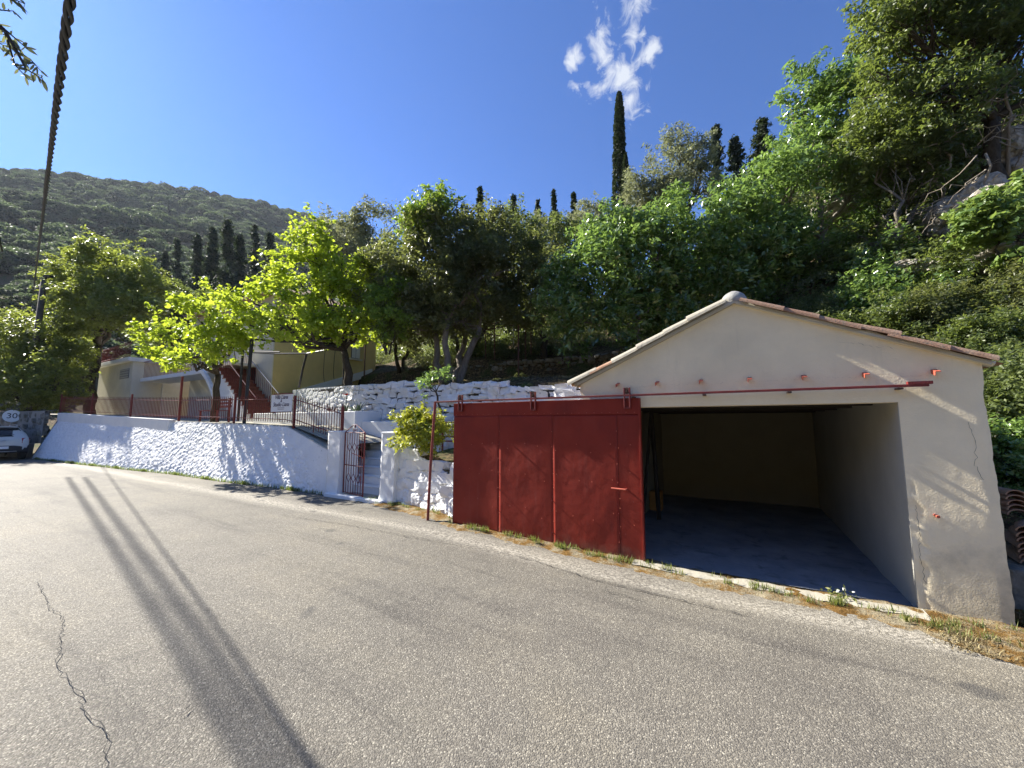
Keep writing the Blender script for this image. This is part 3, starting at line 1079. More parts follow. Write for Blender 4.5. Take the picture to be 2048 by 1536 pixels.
def tile_mesh(name, L, r0, r1, mat, th=0.014, arc=math.pi, n=8, flat=0.8):
    V, F = [], []
    for x, r in ((0, r1), (L, r0)):
        for rad in (r, r - th):
            for k in range(n + 1):
                t = (math.pi - arc) / 2 + arc * k / n
                V.append((x, rad * math.cos(t), rad * math.sin(t) * flat))
    m = n + 1
    A_, B_, C_, D_ = 0, m, 2 * m, 3 * m
    for k in range(n):
        F.append((A_ + k, C_ + k, C_ + k + 1, A_ + k + 1))
        F.append((B_ + k, B_ + k + 1, D_ + k + 1, D_ + k))
        F.append((A_ + k, A_ + k + 1, B_ + k + 1, B_ + k))
        F.append((C_ + k, D_ + k, D_ + k + 1, C_ + k + 1))
    F += [(A_, B_, D_, C_), (A_ + n, C_ + n, D_ + n, B_ + n)]
    me = bpy.data.meshes.new(name)
    me.from_pydata(V, [], F); me.update()
    me.materials.append(MATS[mat])
    return me
tile_me = tile_mesh('roof_tile', 0.46, 0.080, 0.064, 'clay_tile', th=0.015, flat=0.8)
tile_lime = tile_mesh('roof_tile', 0.46, 0.095, 0.075, 'pale_concrete', th=0.018, flat=0.9)
def put(name, me, P, ex, ey, ez, parent, jit=0.0, g=rng):
    o = bpy.data.objects.new(name, me); COL.objects.link(o); o.parent = parent
    R = Matrix([list(ex), list(ey), list(ez)]).transposed()
    if jit:
        R = R @ Euler((g.normal(0, jit), g.normal(0, jit), g.normal(0, jit))).to_matrix()
    o.matrix_local = Matrix.Translation(Vector((np.asarray(P) - wloc(parent)).tolist())) @ R.to_4x4()
    return o
g = np.random.default_rng(3)
for side in (1, -1):
    dz = -(PKZ - EZ) / (PK - GA0)
    ex = unit(AV * side + np.array([0, 0, dz]))
    ey = NV * (1 if side < 0 else -1)
    ez = np.cross(ex, ey)
    if ez[2] < 0:
        ey = -ey; ez = np.cross(ex, ey)
    for col in range(11):
        for row in range(6):
            s = 0.06 + row * (0.362 if side > 0 else 0.345) + g.normal(0, 0.012)
            b = -0.035 + 0.205 * col + g.normal(0, 0.008)
            lime = side > 0 and col == 0 and row not in (4,)
            P_ = W(PK, b, PKZ + 0.015) + ex * s + ez * (0.008 + g.uniform(0, 0.014))
            put('roof_tile', tile_lime if lime else tile_me, P_, ex, ey, ez, garage, 0.022, g)
    # the gutters between the cover tiles: pan tiles joined under them
    mbp = MB()
    for col in range(26):
        b = -0.025 + 0.205 * col + 0.1025
        q = [W(PK, b - 0.1, PKZ + 0.042) + ex * 0.05, W(PK, b, PKZ + 0.034) + ex * 0.05, W(PK, b + 0.1, PKZ + 0.042) + ex * 0.05]
        L_ = 2.27
        mbp.add(q + [x + ex * L_ for x in q], [(0, 1, 4, 3), (1, 2, 5, 4)])
    tag(mbp.build('pan_tiles', 'clay_tile', garage), kind='stuff')
    mbp = MB()
    for col in range(11, 26):
        b = -0.025 + 0.205 * col
        pts = [W(PK, b, PKZ + 0.05) + ex * s for s in (0.05, 2.28)]
        mbp.tube(pts, 0.075, 8)
    tag(mbp.build('cover_tiles', 'clay_tile', garage), kind='stuff')
    # lime mortar bedding under the verge tiles, broken in places
    P = []
    for s in np.arange(0.02, 2.26, 0.03):
        hgt = 0.045 + 0.03 * float(vnoise(np.array([[s * 3, side, 0]]), 2.0, 8)[0]) + (0.02 if side > 0 else 0)
        if side < 0:
            hgt *= 0.75
        o_ = -0.040 - 0.015 * float(vnoise(np.array([[s * 7, side, 3]]), 2.0, 9)[0])
        c = W(PK, 0, PKZ - 0.012) + ex * s
        P.append([c + NV * 0.05, c + NV * o_ * 0.6, c + NV * o_ + ez * hgt * 0.5, c + NV * o_ * 0.8 + ez * hgt, c + NV * 0.05 + ez * hgt])
    mbp = MB(); mbp.grid(np.array(P)); mbp.build('verge_mortar', 'stucco_pale' if side < 0 else 'pale_concrete', garage)
ridge_me = tile_mesh('ridge_tile', 0.44, 0.135, 0.12, 'clay_tile', flat=0.85)
for k in range(14):
    put('ridge_tile', ridge_me, W(PK, 0.02 + 0.385 * k, PKZ + 0.045), NV, -AV, np.array([0, 0, 1.0]), garage, 0.02, g)
# grey mortar plug at the front of the ridge
V, F = [], []
for i in range(7):
    ph = math.pi / 2 * i / 6
    for j in range(14):
        th = math.pi * j / 13
        rr = 0.145 * math.cos(ph * 0.96)
        q = W(PK, 0.10 - 0.16 * math.sin(ph), PKZ + 0.01) + (-AV) * math.cos(th) * rr * 1.05 + np.array([0, 0, 1]) * math.sin(th) * rr * 1.15
        V.append(q)
V = np.array(V); V += (fbm(V, 22, 3, 3)[:, None] - 0.5) * 0.03
mb = MB(); mb.add(V, [(i * 14 + j, i * 14 + j + 1, (i + 1) * 14 + j + 1, (i + 1) * 14 + j) for i in range(6) for j in range(13)])
mb.build('ridge_mortar', 'grey_concrete', garage, smooth=True)
# hairline cracks in the plaster
def wall_crack(pts, w, seed):
    g2 = np.random.default_rng(seed)
    out = []
    for (a0, z0), (a1, z1) in zip(pts[:-1], pts[1:]):
        n = max(2, int(math.hypot(a1 - a0, z1 - z0) / 0.025))
        for k2 in range(n):
            out.append((a0 + (a1 - a0) * k2 / n + g2.normal(0, 0.006), z0 + (z1 - z0) * k2 / n + g2.normal(0, 0.006)))
    mbc = MB()
    mbc.grid(np.array([[W(a_ - w * g2.uniform(0.3, 1), -0.0135, z_), W(a_ + w * g2.uniform(0.3, 1), -0.0135, z_)] for a_, z_ in out]))
    return mbc.build('plaster_crack', 'joint_dark', garage)
wall_crack([(-0.47, 1.75), (-0.50, 1.55), (-0.48, 1.38), (-0.52, 1.2)], 0.0016, 1)
wall_crack([(-0.05, 0.95), (-0.06, 0.7), (-0.04, 0.45), (-0.07, 0.2)], 0.0022, 2)
wall_crack([(2.75, 2.22), (2.2, 2.24), (1.5, 2.225), (0.8, 2.235), (0.1, 2.22), (-0.3, 2.215)], 0.0011, 3)
wall_crack([(0.45, 2.62), (0.2, 2.56), (-0.05, 2.50)], 0.002, 4)
# seven stub brackets above the rail
for k in range(7):
    a = 2.81 - 0.515 * k
    z = 2.28 - 0.004 * k
    mb = MB()
    p = W(a, 0.02, z)
    d = unit(-NV + np.array([0, 0, -0.30]))
    up = unit(np.cross(AV, d)); up = up if up[2] > 0 else -up
    for off, sx, sz in ((up * 0.018, 0.042, 0.007), (AV * 0.019, 0.006, 0.042)):
        c = p + d * 0.055 + off
        R = np.stack([AV, d, up], 1)
        mb.box(c, (sx, 0.125, sz), R)
    mb.build('bracket', 'red_iron_light', garage, bevel=0.002)  # orange-red of the sunlit tops is put into the whole bracket's colour
# a pipe stub in the right pier
mb = MB(); mb.tube([W(-0.18, 0.02, 0.865), W(-0.185, -0.06, 0.86)], 0.014, 10); mb.build('pipe_stub', 'red_iron_light', garage)
# plain stucco corbel at the left eave
mb = MB(); mb.prism([W(GA1, 0.005, 2.10), W(GA1 + 0.05, 0.005, 2.20), W(GA1 + 0.03, 0.005, 2.30), W(GA1 - 0.02, 0.005, 2.32)], NV * 5.2)
mb.build('eave_cornice', 'stucco_cream', garage)

# ---- things inside the garage
def pole_thing(name, label, p, q, w, mat, cat='pole'):
    m = MB(); m.tube([np.asarray(p, float), np.asarray(q, float)], w, 6)
    return tag(m.build(name, mat, None, loc=p), label, cat)
pole_thing('leaning_plank', 'dark wooden prop leaning inside the garage beside the red door, left of two', W(3.0, 2.2, -0.03), W(2.86, 2.6, 1.95), 0.035, 'dark_wood', 'prop')
pole_thing('leaning_plank', 'dark wooden prop leaning inside the garage above the ochre box', W(2.74, 2.35, -0.03), W(2.88, 2.72, 1.94), 0.04, 'dark_wood', 'prop')
bx_ = empty('ochre_crate', W(2.93, 3.2, -0.03), 'ochre wooden crate on the garage floor beside the door edge', 'crate')
mb = MB(); mb.fbox(2.82, 3.04, 3.1, 3.35, -0.035, 0.34); mb.build('body', 'ochre_box', bx_, bevel=0.006)
for z in (0.06, 0.18, 0.30):
    mb = MB(); mb.fbox(2.81, 3.045, 3.085, 3.098, z - 0.04, z + 0.045); mb.build('slat', 'ochre_box', bx_)

# ================================================================== SLIDING DOOR
door = empty('sliding_door', W(4.07, -0.07, 0.0), 'dark red sheet metal sliding garage door hanging open from its rail', 'door')
DA0, DA1 = 2.53, 5.62
def dbot(a):
    return float(np.interp(a, [DA0, DA1], [-0.045, 0.075]))
DT = 2.075
seams = [DA0, onf(1240, 950)[0], onf(1110, 950)[0], onf(1003, 950)[0], DA1]
for k in range(4):
    a0, a1 = seams[k], seams[k + 1]
    proud = 0.0012 * k
    na, nz = 26, 40
    P = np.zeros((na, nz, 3))
    for i, a in enumerate(np.linspace(a0 + 0.0015, a1 - 0.0015, na)):
        for j, t in enumerate(np.linspace(0, 1, nz)):
            z = dbot(a) + (1.872 - dbot(a)) * t
            P[i, j] = (a, 0, z)
    f = P.reshape(-1, 3)
    disp = (fbm(f, 1.3, 3, 60 + k) - 0.5) * 0.016 + (vnoise(f, 5.0, 64 + k) - 0.5) * 0.003
    disp *= np.clip(np.minimum(f[:, 0] - a0, a1 - f[:, 0]) / 0.15, 0.0, 1)
    PW = J0 + f[:, :1] * AV + (-0.075 - proud + disp)[:, None] * NV
    PW[:, 2] = f[:, 2]
    mb = MB(); mb.grid(PW.reshape(na, nz, 3))
    PB = PW + NV * (0.035)
    o = mb.build('sheet', 'red_sheet', door, smooth=True)
    so = o.modifiers.new('solid', 'SOLIDIFY'); so.thickness = 0.003; so.offset = 0
mb = MB(); mb.fbox(DA0 - 0.004, DA1 + 0.004, -0.088, -0.080, 1.862, DT); mb.build('top_strip', 'red_sheet', door, bevel=0.002)
mb = MB()
for a in (DA0 + 0.02, seams[1], seams[2], seams[3], DA1 - 0.02):
    mb.fbox(a - 0.018, a + 0.018, -0.062, -0.022, dbot(a) + 0.02, DT - 0.01)
mb.fbox(DA0 + 0.04, DA1 - 0.04, -0.060, -0.024, 0.95, 1.0)
mb.build('frame', 'rusty_iron', door)
mb = MB(); mb.fbox(DA0 - 0.012, DA0 + 0.012, -0.095, -0.02, dbot(DA0), DT - 0.003); mb.build('edge_angle', 'red_sheet', door, bevel=0.002)
mb = MB()
gg = np.random.default_rng(12)
def rivet(mb, a, z, r=0.007, h=0.006, b=-0.082):
    c = W(a, b, z)
    n = 6
    V = [c + AV * r * math.cos(t) + np.array([0, 0, 1]) * r * math.sin(t) for t in np.arange(n) * 2 * math.pi / n]
    V2 = [c - NV * h * 0.7 + (v - c) * 0.6 for v in V]
    mb.add(V + V2 + [c - NV * h], [(i, (i + 1) % n, n + (i + 1) % n, n + i) for i in range(n)] + [(n + i, n + (i + 1) % n, 2 * n) for i in range(n)])
for a in seams[1:4]:
    for z in np.arange(0.15, 1.82, 0.21):
        rivet(mb, a + 0.012 * gg.choice([-1, 1]), z + gg.normal(0, 0.03))
for z_ in (0.45, 0.98, 1.42):
    for a in np.arange(DA0 + 0.1, DA1 - 0.05, 0.27):
        rivet(mb, a + gg.normal(0, 0.04), z_ + gg.normal(0, 0.05), 0.006)
for a in np.arange(DA0 + 0.06, DA1, 0.11):
    rivet(mb, a, 1.885, 0.006, b=-0.089)
tag(mb.build('rivets', 'red_iron_light', door), kind='stuff')
# long bolts that throw the slanting shadows
for a, z in ((seams[3] + 0.02, 0.72), (seams[3] + 0.03, 0.40), (seams[2] + 0.01, 0.62), (seams[2] + 0.01, 0.18), (seams[1] + 0.01, 0.55), (seams[1], 0.30), (5.55, 0.78)):
    mb = MB(); mb.tube([W(a, -0.075, z), W(a, -0.108, z)], 0.006, 6); mb.build('bolt', 'red_iron', door)
h0 = onf(1223, 976, -0.12); h1 = onf(1252, 979, -0.12)
hd = MB(); hd.tube([W(h0[0], -0.135, h0[1]), W(h1[0], -0.135, h1[1])], 0.011, 8)
hd.tube([W(h1[0], -0.135, h1[1]), W(h1[0], -0.07, h1[1])], 0.009, 8)
hd.build('handle', 'red_iron_light', door)
# roller hangers: two cheek plates and a wheel that rides on the rail
for a in (onf(929, 800)[0], onf(1073, 800)[0], onf(1258, 790)[0]):
    mb = MB()
    for s in (-1, 1):
        mb.fbox(a + s * 0.036 - 0.009, a + s * 0.036 + 0.009, -0.128, -0.094, 1.945, 2.215)
    mb.fbox(a - 0.045, a + 0.045, -0.112, -0.092, 1.93, 1.962)
    hg = mb.build('roller_hanger', 'red_iron', door, bevel=0.003)
    mb = MB(); mb.tube([W(a, -0.16, 2.165), W(a, -0.09, 2.165)], 0.012, 8); mb.build('axle', 'rusty_iron', hg)
    mb = MB(); mb.tube([W(a, -0.122, 2.172), W(a, -0.098, 2.172)], 0.045, 14); mb.build('wheel', 'rusty_iron', hg)

rail = empty('door_rail', W(6.05, -0.11, 0.07), 'dark red iron rail over the garage door on a thin leaning post', 'rail')
mb = MB(); mb.fbox(-0.20, 6.03, -0.128, -0.092, 2.098, 2.124); mb.build('track', 'red_iron', rail, bevel=0.003)
mb = MB(); mb.tube([W(6.14, -0.11, 0.03), W(6.10, -0.11, 1.0), W(6.02, -0.11, 2.11)], 0.024, 8); mb.build('post', 'red_iron', rail)
mb = MB(); mb.fbox(-0.225, -0.05, -0.135, -0.085, 2.12, 2.150); mb.build('end_stop', 'red_iron', rail)
for a in (0.0, 0.9, 1.75, 2.6):
    mb = MB(); mb.fbox(a - 0.018, a + 0.018, -0.122, 0.0, 2.078, 2.094); mb.build('support', 'rusty_iron', rail)

# ================================================================== ROAD WALLS
def grid_wall(base_f, top_f, a0, a1, na, nz, relief, seed, cell=0.26, fine=0.012, rough=None):
    """battered rubble wall face under thick whitewash: real relief of the stones"""
    q = np.zeros((na, nz, 2)); P = np.zeros((na, nz, 3)); nn = np.zeros((na, nz, 3))
    for i, a in enumerate(np.linspace(a0, a1, na)):
        bb0, zz0 = base_f(a); bt, zt = top_f(a)
        t = np.linspace(0, 1, nz)
        P[i] = np.stack([W(a, bb0 + (bt - bb0) * k, zz0 + (zt - zz0) * k) for k in t])
        nv = unit(-NV * (zt - zz0) + np.array([0, 0, 1.0]) * (bt - bb0))
        nn[i] = nv
        q[i, :, 0] = a; q[i, :, 1] = zz0 + (zt - zz0) * t
    f = q.reshape(-1, 2)
    wob = np.stack([vnoise(np.c_[f, 0 * f[:, 0]], 4, seed), vnoise(np.c_[f, 0 * f[:, 0]], 4, seed + 1)], 1) * 0.35
    F1, F2 = worley(f / np.array([cell, cell * 0.72]) + wob, seed)
    cells = sstep(F2 - F1, 0.02, 0.30)
    amp = np.array([relief(a, z) for a, z in f])
    big = fbm(np.c_[f, 0 * f[:, 0]], 1.2, 3, seed + 3) - 0.5
    fin = fbm(np.c_[f[:, 0], f[:, 1] * 1.25, 0 * f[:, 0]], 14 if rough is not None else 9, 4, seed + 4) - 0.5
    soft = rough is not None
    if rough is None:
        rough = np.clip(amp / 0.02, 0.35, 1.6)
    else:
        rough = np.clip(amp / rough, 0.12, 1.4)
    disp = amp * (cells - 0.6) + big * (0.022 if soft else 0.05) + fin * fine * 2 * rough
    return P + nn * disp.reshape(na, nz, 1)

wall = empty('road_wall', W(20, 0.2, 0), 'long battered whitewashed rubble wall along the road below the red fence', 'wall')
def rw_base(a): return float(wall_base_b(a)), float(road_z(a)) - 0.06
RWT_A = [9.78, 9.9, 12.45, 15.8, 19.4, 25, 30.2]
def rw_top(a): return float(np.interp(a, RWT_A, [0.60, 0.62, 1.0, 0.92, 0.80, 0.52, 0.08])), float(np.interp(a, RWT_A, [1.02, 1.06, 1.64, 1.73, 1.80, 1.98, 2.17]))
def rw_relief(a, z):
    fold = 9.95 + 2.45 * max(0.0, min(1.0, z / 1.64)) ** 1.5
    s = float(np.clip((a - fold) / 0.35, 0, 1))
    low = 1.0 + 0.9 * float(np.clip((0.45 - z) / 0.4, 0, 1))
    return s * 0.006 * low
mb = MB(); mb.grid(grid_wall(rw_base, rw_top, 9.78, 30.2, 1300, 100, rw_relief, 5, 0.2, 0.024, 0.006))
mb.build('rubble_face', 'whitewash', wall, smooth=True, fixn=False)
# top of the wall and its body
P = []
for a in np.linspace(9.78, 30.2, 120):
    bt, zt = rw_top(a)
    P.append([W(a, bt - 0.015, zt - 0.01), W(a, bt + 0.12, zt + 0.012), W(a, bt + 0.34, zt + 0.005), W(a, bt + 0.36, 0.3)])
mb = MB(); mb.grid(np.array(P)); mb.build('wall_top', 'pale_concrete', wall)
# smooth plastered band on the taller left stretch
P = []
for a in np.linspace(19.45, 30.25, 60):
    bt, zt = rw_top(a)
    b0 = bt - 0.13
    P.append([W(a, b0 + 0.02, zt - 0.36), W(a, b0 - 0.02, zt - 0.35), W(a, b0 - 0.02, zt + 0.05), W(a, b0 + 0.2, zt + 0.06), W(a, b0 + 0.22, zt - 0.1)])
mb = MB(); mb.grid(np.array(P))
mb.f += [(0, 1, 2, 3, 4)]; k_ = 59 * 5; mb.f += [(k_ + 4, k_ + 3, k_ + 2, k_ + 1, k_)]
mb.build('coping_band', 'white_paint', wall)
# left end cheek of the wall
bt, zt = rw_top(30.2); b0, z0 = rw_base(30.2)
mb = MB(); mb.prism([W(30.2, b0, z0), W(30.2, bt, zt), W(30.2, bt + 2.5, zt), W(30.2, bt + 2.5, z0)], AV * 0.15)
mb.build('end_cheek', 'grey_concrete', wall)
# smooth wing beside the gate pillar
mb = MB(); mb.prism([W(9.82, 0.40, -0.05), W(9.82, 0.58, 1.03), W(10.6, 0.70, 1.2), W(10.2, 0.46, 0.3)], NV * 0.2)

# gate pillars
for nm, lab, a0, a1, zt in (('gate_pillar', 'white plastered gate pillar at the hinge side below the sloping fence', 9.40, 9.84, 1.52),
                            ('gate_pillar', 'white plastered gate pillar beside the yellow-green bush', 7.62, 8.02, 1.52)):
    pl = empty(nm, W((a0 + a1) / 2, 0.75, 0.05), lab, 'pillar')
    na, nz = 14, 40
    mb = MB()
    ring = [(a0, 0.48), (a1, 0.48), (a1, 1.0), (a0, 1.0)]
    pts = []
    for (p, q) in zip(ring, ring[1:] + ring[:1]):
        for k in range(10):
            pts.append((p[0] + (q[0] - p[0]) * k / 10, p[1] + (q[1] - p[1]) * k / 10))
    am, bm_ = (a0 + a1) / 2, 0.74
    G = np.zeros((nz, len(pts) + 1, 3))
    for i, z in enumerate(np.linspace(-0.05, zt, nz)):
        fl = 1.0 + 0.16 * max(0, 1 - z / 0.5) ** 2 if nm else 1
        for j, (a, b) in enumerate(pts + pts[:1]):
            G[i, j] = W(am + (a - am) * fl, bm_ + (b - bm_) * fl, z)
    G += (fbm(G.reshape(-1, 3), 9, 4, 71).reshape(nz, -1, 1) - 0.5) * 0.02
    mb.grid(G)
    mb.build('shaft', 'white_paint', pl, smooth=True)
    mb = MB(); mb.fbox(a0 - 0.004, a1 + 0.004, 0.474, 1.0, zt - 0.015, zt + 0.03); mb.build('cap', 'white_paint', pl, bevel=0.012)

# rubble wall between pillar and red door, single stones under whitewash
lowall = empty('low_rubble_wall', W(6.6, 0.4, 0.06), 'whitewashed rubble wall with ragged top between gate pillar and red door', 'wall')
def lw_top(a): return float(np.interp(a, [5.3, 5.7, 6.1, 6.6, 7.1, 7.7], [1.02, 0.98, 0.80, 0.98, 1.10, 1.18]))
def lw_b(a): return float(wall_base_b(a))
mb = MB(); mb.grid(grid_wall(lambda a: (lw_b(a) + 0.02, -0.02), lambda a: (lw_b(a) + 0.13, lw_top(a)), 5.1, 7.75, 180, 80, lambda a, z: 0.035, 15, 0.30, 0.016))
mb.build('mortar_face', 'whitewash', lowall, smooth=True, fixn=False)
P = [[W(a, lw_b(a) + 0.11, lw_top(a)), W(a, lw_b(a) + 0.45, lw_top(a) + 0.02), W(a, lw_b(a) + 0.5, 0.2)] for a in np.linspace(5.1, 7.75, 20)]
mb = MB(); mb.grid(np.array(P)); mb.build('wall_top', 'soil_litter', lowall)
ws = stone_meshes(8, 'whitewash', 5, 0.85)
lay_stones(lowall, ws, 5.15, 7.6, lambda a: 0.0, lambda a: lw_top(a) + 0.02, lambda a: lw_b(a) + 0.06, 0.20, 0.2, 0.48, 0.20, 6, 60, -0.015, 1.0)

# ================================================================== GATE AND STEPS
steps = empty('garden_steps', W(8.8, 0.8, 0.1), 'white painted garden steps rising behind the small iron gate', 'steps')
mb = MB(); mb.fbox(7.9, 9.7, 0.42, 0.95, -0.02, 0.115); mb.build('entrance_slab', 'grey_concrete', steps, bevel=0.01)
mb = MB(); mb.fbox(7.85, 9.75, 0.36, 0.50, -0.05, 0.135); mb.build('door_sill', 'white_paint', steps, bevel=0.02)
for k in range(7):
    z0 = 0.10 + 0.175 * k
    b0 = 0.88 + 0.28 * k
    mb = MB()
    mb.fbox(7.95, 9.95 + 0.12 * k, b0, 2.95, z0, z0 + 0.172)
    st = mb.build('step', 'white_paint', steps, bevel=0.012)
    mb = MB(); mb.fbox(7.953, 9.947 + 0.12 * k, b0 - 0.025, b0 + 0.25, z0 + 0.174, z0 + 0.2 - 0.018); mb.build('tread', 'white_paint', steps, bevel=0.004)
pw = empty('parapet_wall', W(8, 2.7, 1.2), 'white painted parapet wall at the head of the garden steps', 'wall')
mb = MB(); mb.fbox(4.2, 11.35, 2.62, 2.86, 0.9, 1.78); mb.build('body', 'white_paint', pw, bevel=0.015)
mb = MB(); mb.fbox(3.5, 11.30, 2.85, 3.6, 1.0, 1.72); o = mb.build('garden_path', 'soil_litter'); tag(o, 'narrow dark planting bed at the foot of the white stone wall', 'path', kind='structure')
plw = empty('planter_wall', W(13, 2.5, 1.4), 'white painted planter wall behind the sloping red fence', 'wall')
mb = MB(); mb.fbox(11.40, 17.2, 2.42, 2.62, 1.0, 2.09); mb.build('body', 'white_paint', plw, bevel=0.02)
mb = MB(); mb.fbox(11.42, 17.2, 2.622, 3.6, 1.2, 2.02); mb.build('soil', 'soil_litter', plw)
mb = MB(); mb.fbox(11.36, 11.42, 2.40, 3.5, 1.0, 2.10); mb.build('end_wall', 'white_paint', plw, bevel=0.015)

gate = empty('iron_gate', W(9.37, 0.62, 0.1), 'narrow dark red iron gate with diamonds and scrolled peak standing ajar', 'gate')
ghx, ghb = 9.37, 0.60
gdir = unit(-AV * math.cos(math.radians(9)) - NV * math.sin(math.radians(9)))
def gp(s, z):
    return W(ghx, ghb) + gdir * s + np.array([0, 0, z])
GW, GZ0, GZ1 = 0.84, 0.16, 1.53
mb = MB()
mb.tube([gp(0, GZ0 - 0.02), gp(0, GZ1)], 0.016, 8); mb.tube([gp(GW, GZ0 - 0.04), gp(GW, GZ1)], 0.018, 8)
for z in (GZ0, 0.78, GZ1 - 0.01):
    mb.tube([gp(0, z), gp(GW, z)], 0.011, 6)
mb.build('frame', 'red_iron', gate)
bars = [GW * k / 8 for k in range(1, 8)]
for k, s in enumerate(bars):
    mb = MB()
    if k % 2 == 1:
        for z0, z1 in ((GZ0, 0.40), (0.60, 1.09), (1.29, GZ1)):
            mb.tube([gp(s, z0), gp(s, z1)], 0.0075, 6)
    else:
        mb.tube([gp(s, GZ0), gp(s, GZ1)], 0.0075, 6)
    mb.build('bar', 'red_iron', gate)
for zc in (0.50, 1.19):
    for k in (1, 3, 5):
        s = bars[k]
        mb = MB(); mb.tube([gp(s, zc - 0.10), gp(s + 0.085, zc), gp(s, zc + 0.10), gp(s - 0.085, zc), gp(s, zc - 0.10)], 0.0075, 6)
        mb.build('diamond', 'red_iron', gate)
mb = MB()
for s in (-1, 1):
    m_ = GW / 2
    mb.tube([gp(m_ + s * GW / 2, GZ1), gp(m_ + s * 0.06, GZ1 + 0.17), gp(m_ + s * 0.015, GZ1 + 0.16), gp(m_ + s * 0.02, GZ1 + 0.10)], 0.010, 6)
    sp = [gp(m_ + s * (0.055 + 0.045 * (1 - t * 0.7) * math.cos(4.5 * math.pi * t / 2 + math.pi)), GZ1 + 0.055 + 0.045 * (1 - t * 0.7) * math.sin(4.5 * math.pi * t / 2 + math.pi)) for t in np.linspace(0, 1, 16)]
    mb.tube(sp, 0.007, 5)
mb.build('scroll_peak', 'red_iron', gate)
mb = MB(); mb.tube([gp(0.30, 1.06), gp(GW - 0.03, 0.98)], 0.007, 6); mb.box(gp(GW - 0.03, 0.975), (0.05, 0.03, 0.035)); mb.build('latch', 'red_iron_light', gate)

# ================================================================== RED FENCES
def ft(a): return float(np.interp(a, RWT_A, [0.72, 0.74, 1.06, 0.98, 0.86, 0.58, 0.14])), float(np.interp(a, RWT_A, [1.03, 1.06, 1.65, 1.74, 1.81, 1.99, 2.18]))
fence = empty('picket_fence', W(20, 0.8, 1.8), 'long dark red iron picket fence on top of the road wall', 'fence')
pick_me = None
def picket(parent, P, z0, z1):
    global pick_me
    if pick_me is None:
        m = MB(); m.tube([(0, 0, 0), (0, 0, 0.93), (0, 0, 1.0)], [0.0095, 0.0095, 0.002], 5)
        v = np.vstack(m.v)
        pick_me = bpy.data.meshes.new('picket'); pick_me.from_pydata(v.tolist(), [], m.f); pick_me.materials.append(MATS['red_iron'])
    o = bpy.data.objects.new('picket', pick_me); COL.objects.link(o); o.parent = parent
    o.location = tuple(np.array([P[0], P[1], z0]) - wloc(parent))
    o.scale = (1, 1, z1 - z0)
    return o
aa = np.arange(12.33, 31.0, 0.122)
for a in aa:
    b, z = ft(a)
    picket(fence, W(a, b), z + 0.10, z + 0.89)
for h in (0.18, 0.76):
    mb = MB(); mb.tube([W(a, *[ft(a)[0], ft(a)[1] + h]) for a in np.linspace(12.2, 31.0, 40)], 0.012, 6); mb.build('rail', 'red_iron', fence)
for a, r, h in ((12.2, 0.028, 0.92), (15.45, 0.028, 0.95), (19.2, 0.034, 1.65), (23.3, 0.028, 1.0), (27.2, 0.028, 1.0), (31.0, 0.028, 1.0)):
    b, z = ft(a)
    mb = MB(); mb.fbox(a - r, a + r, b - r, b + r, z - 0.03, z + h); mb.build('post', 'red_iron', fence, bevel=0.004)
fence2 = empty('sloping_fence', W(11.2, 1.0, 1.5), 'short red iron fence sloping down to the gate with sunlit rails', 'fence')
def f2(t):   # t 0 at the corner post, 1 at the gate end
    return W(12.2 - 1.98 * t, 1.06 + 0.06 * t), 1.66 - 0.42 * t
for k in range(1, 19):
    P_, z = f2(k / 19)
    picket(fence2, P_, z + 0.06, z + 0.88)
for h in (0.17, 0.73):
    mb = MB(); mb.tube([f2(0)[0] + [0, 0, f2(0)[1] + h], f2(1)[0] + [0, 0, f2(1)[1] + h]], 0.014, 6); mb.build('rail', 'red_iron', fence2)
P_, z = f2(1.0)
mb = MB(); mb.box(P_ + [0, 0, z + 0.44], (0.06, 0.06, 0.92), np.stack([AV, NV, [0, 0, 1]], 1)); mb.tube([P_ + [0, 0, z + 0.9], P_ + [0, 0, z + 0.98]], [0.03, 0.012], 8); mb.build('post', 'red_iron', fence2)
mb = MB(); P_, z = f2(0.42); mb.tube([P_ + [0, 0, z - 0.12], P_ + [0, 0, z + 0.8]], 0.013, 6); mb.build('post', 'red_iron', fence2)

# sign board on the fence corner
sg = empty('name_board', W(12.85, 0.98, 2.2), 'white name board with dark italic lettering on the red fence corner', 'sign')
SA0, SA1, SZ0, SZ1 = 12.24, 13.28, 2.06, 2.56
mb = MB(); mb.fbox(SA0, SA1, 0.955, 0.975, SZ0, SZ1); mb.build('board', 'sign_white', sg, bevel=0.003)
mb = MB(); mb.fbox(SA0 - 0.02, SA1 - 0.14, 0.93, 0.982, SZ1 + 0.002, SZ1 + 0.028); mb.build('top_bar', 'red_iron', sg)
RT = [list(-AV), [0, 0, 1], list(-NV)]
for body, s, z in (('Villa Liana', 0.165, 2.475), ('&', 0.12, 2.37), ('Studio Liana', 0.165, 2.265)):
    text('lettering', body, s, W((SA0 + SA1) / 2, 0.951, z), 'ink_dark', sg, RT, 0.3)
for z, w in ((2.165, 0.30), (2.125, 0.26)):
    mb = MB(); mb.fbox((SA0 + SA1) / 2 - w / 2 * 1.2, (SA0 + SA1) / 2 + w / 2 * 1.2, 0.951, 0.953, z, z + 0.010); mb.build('small_print', 'ink_dark', sg)

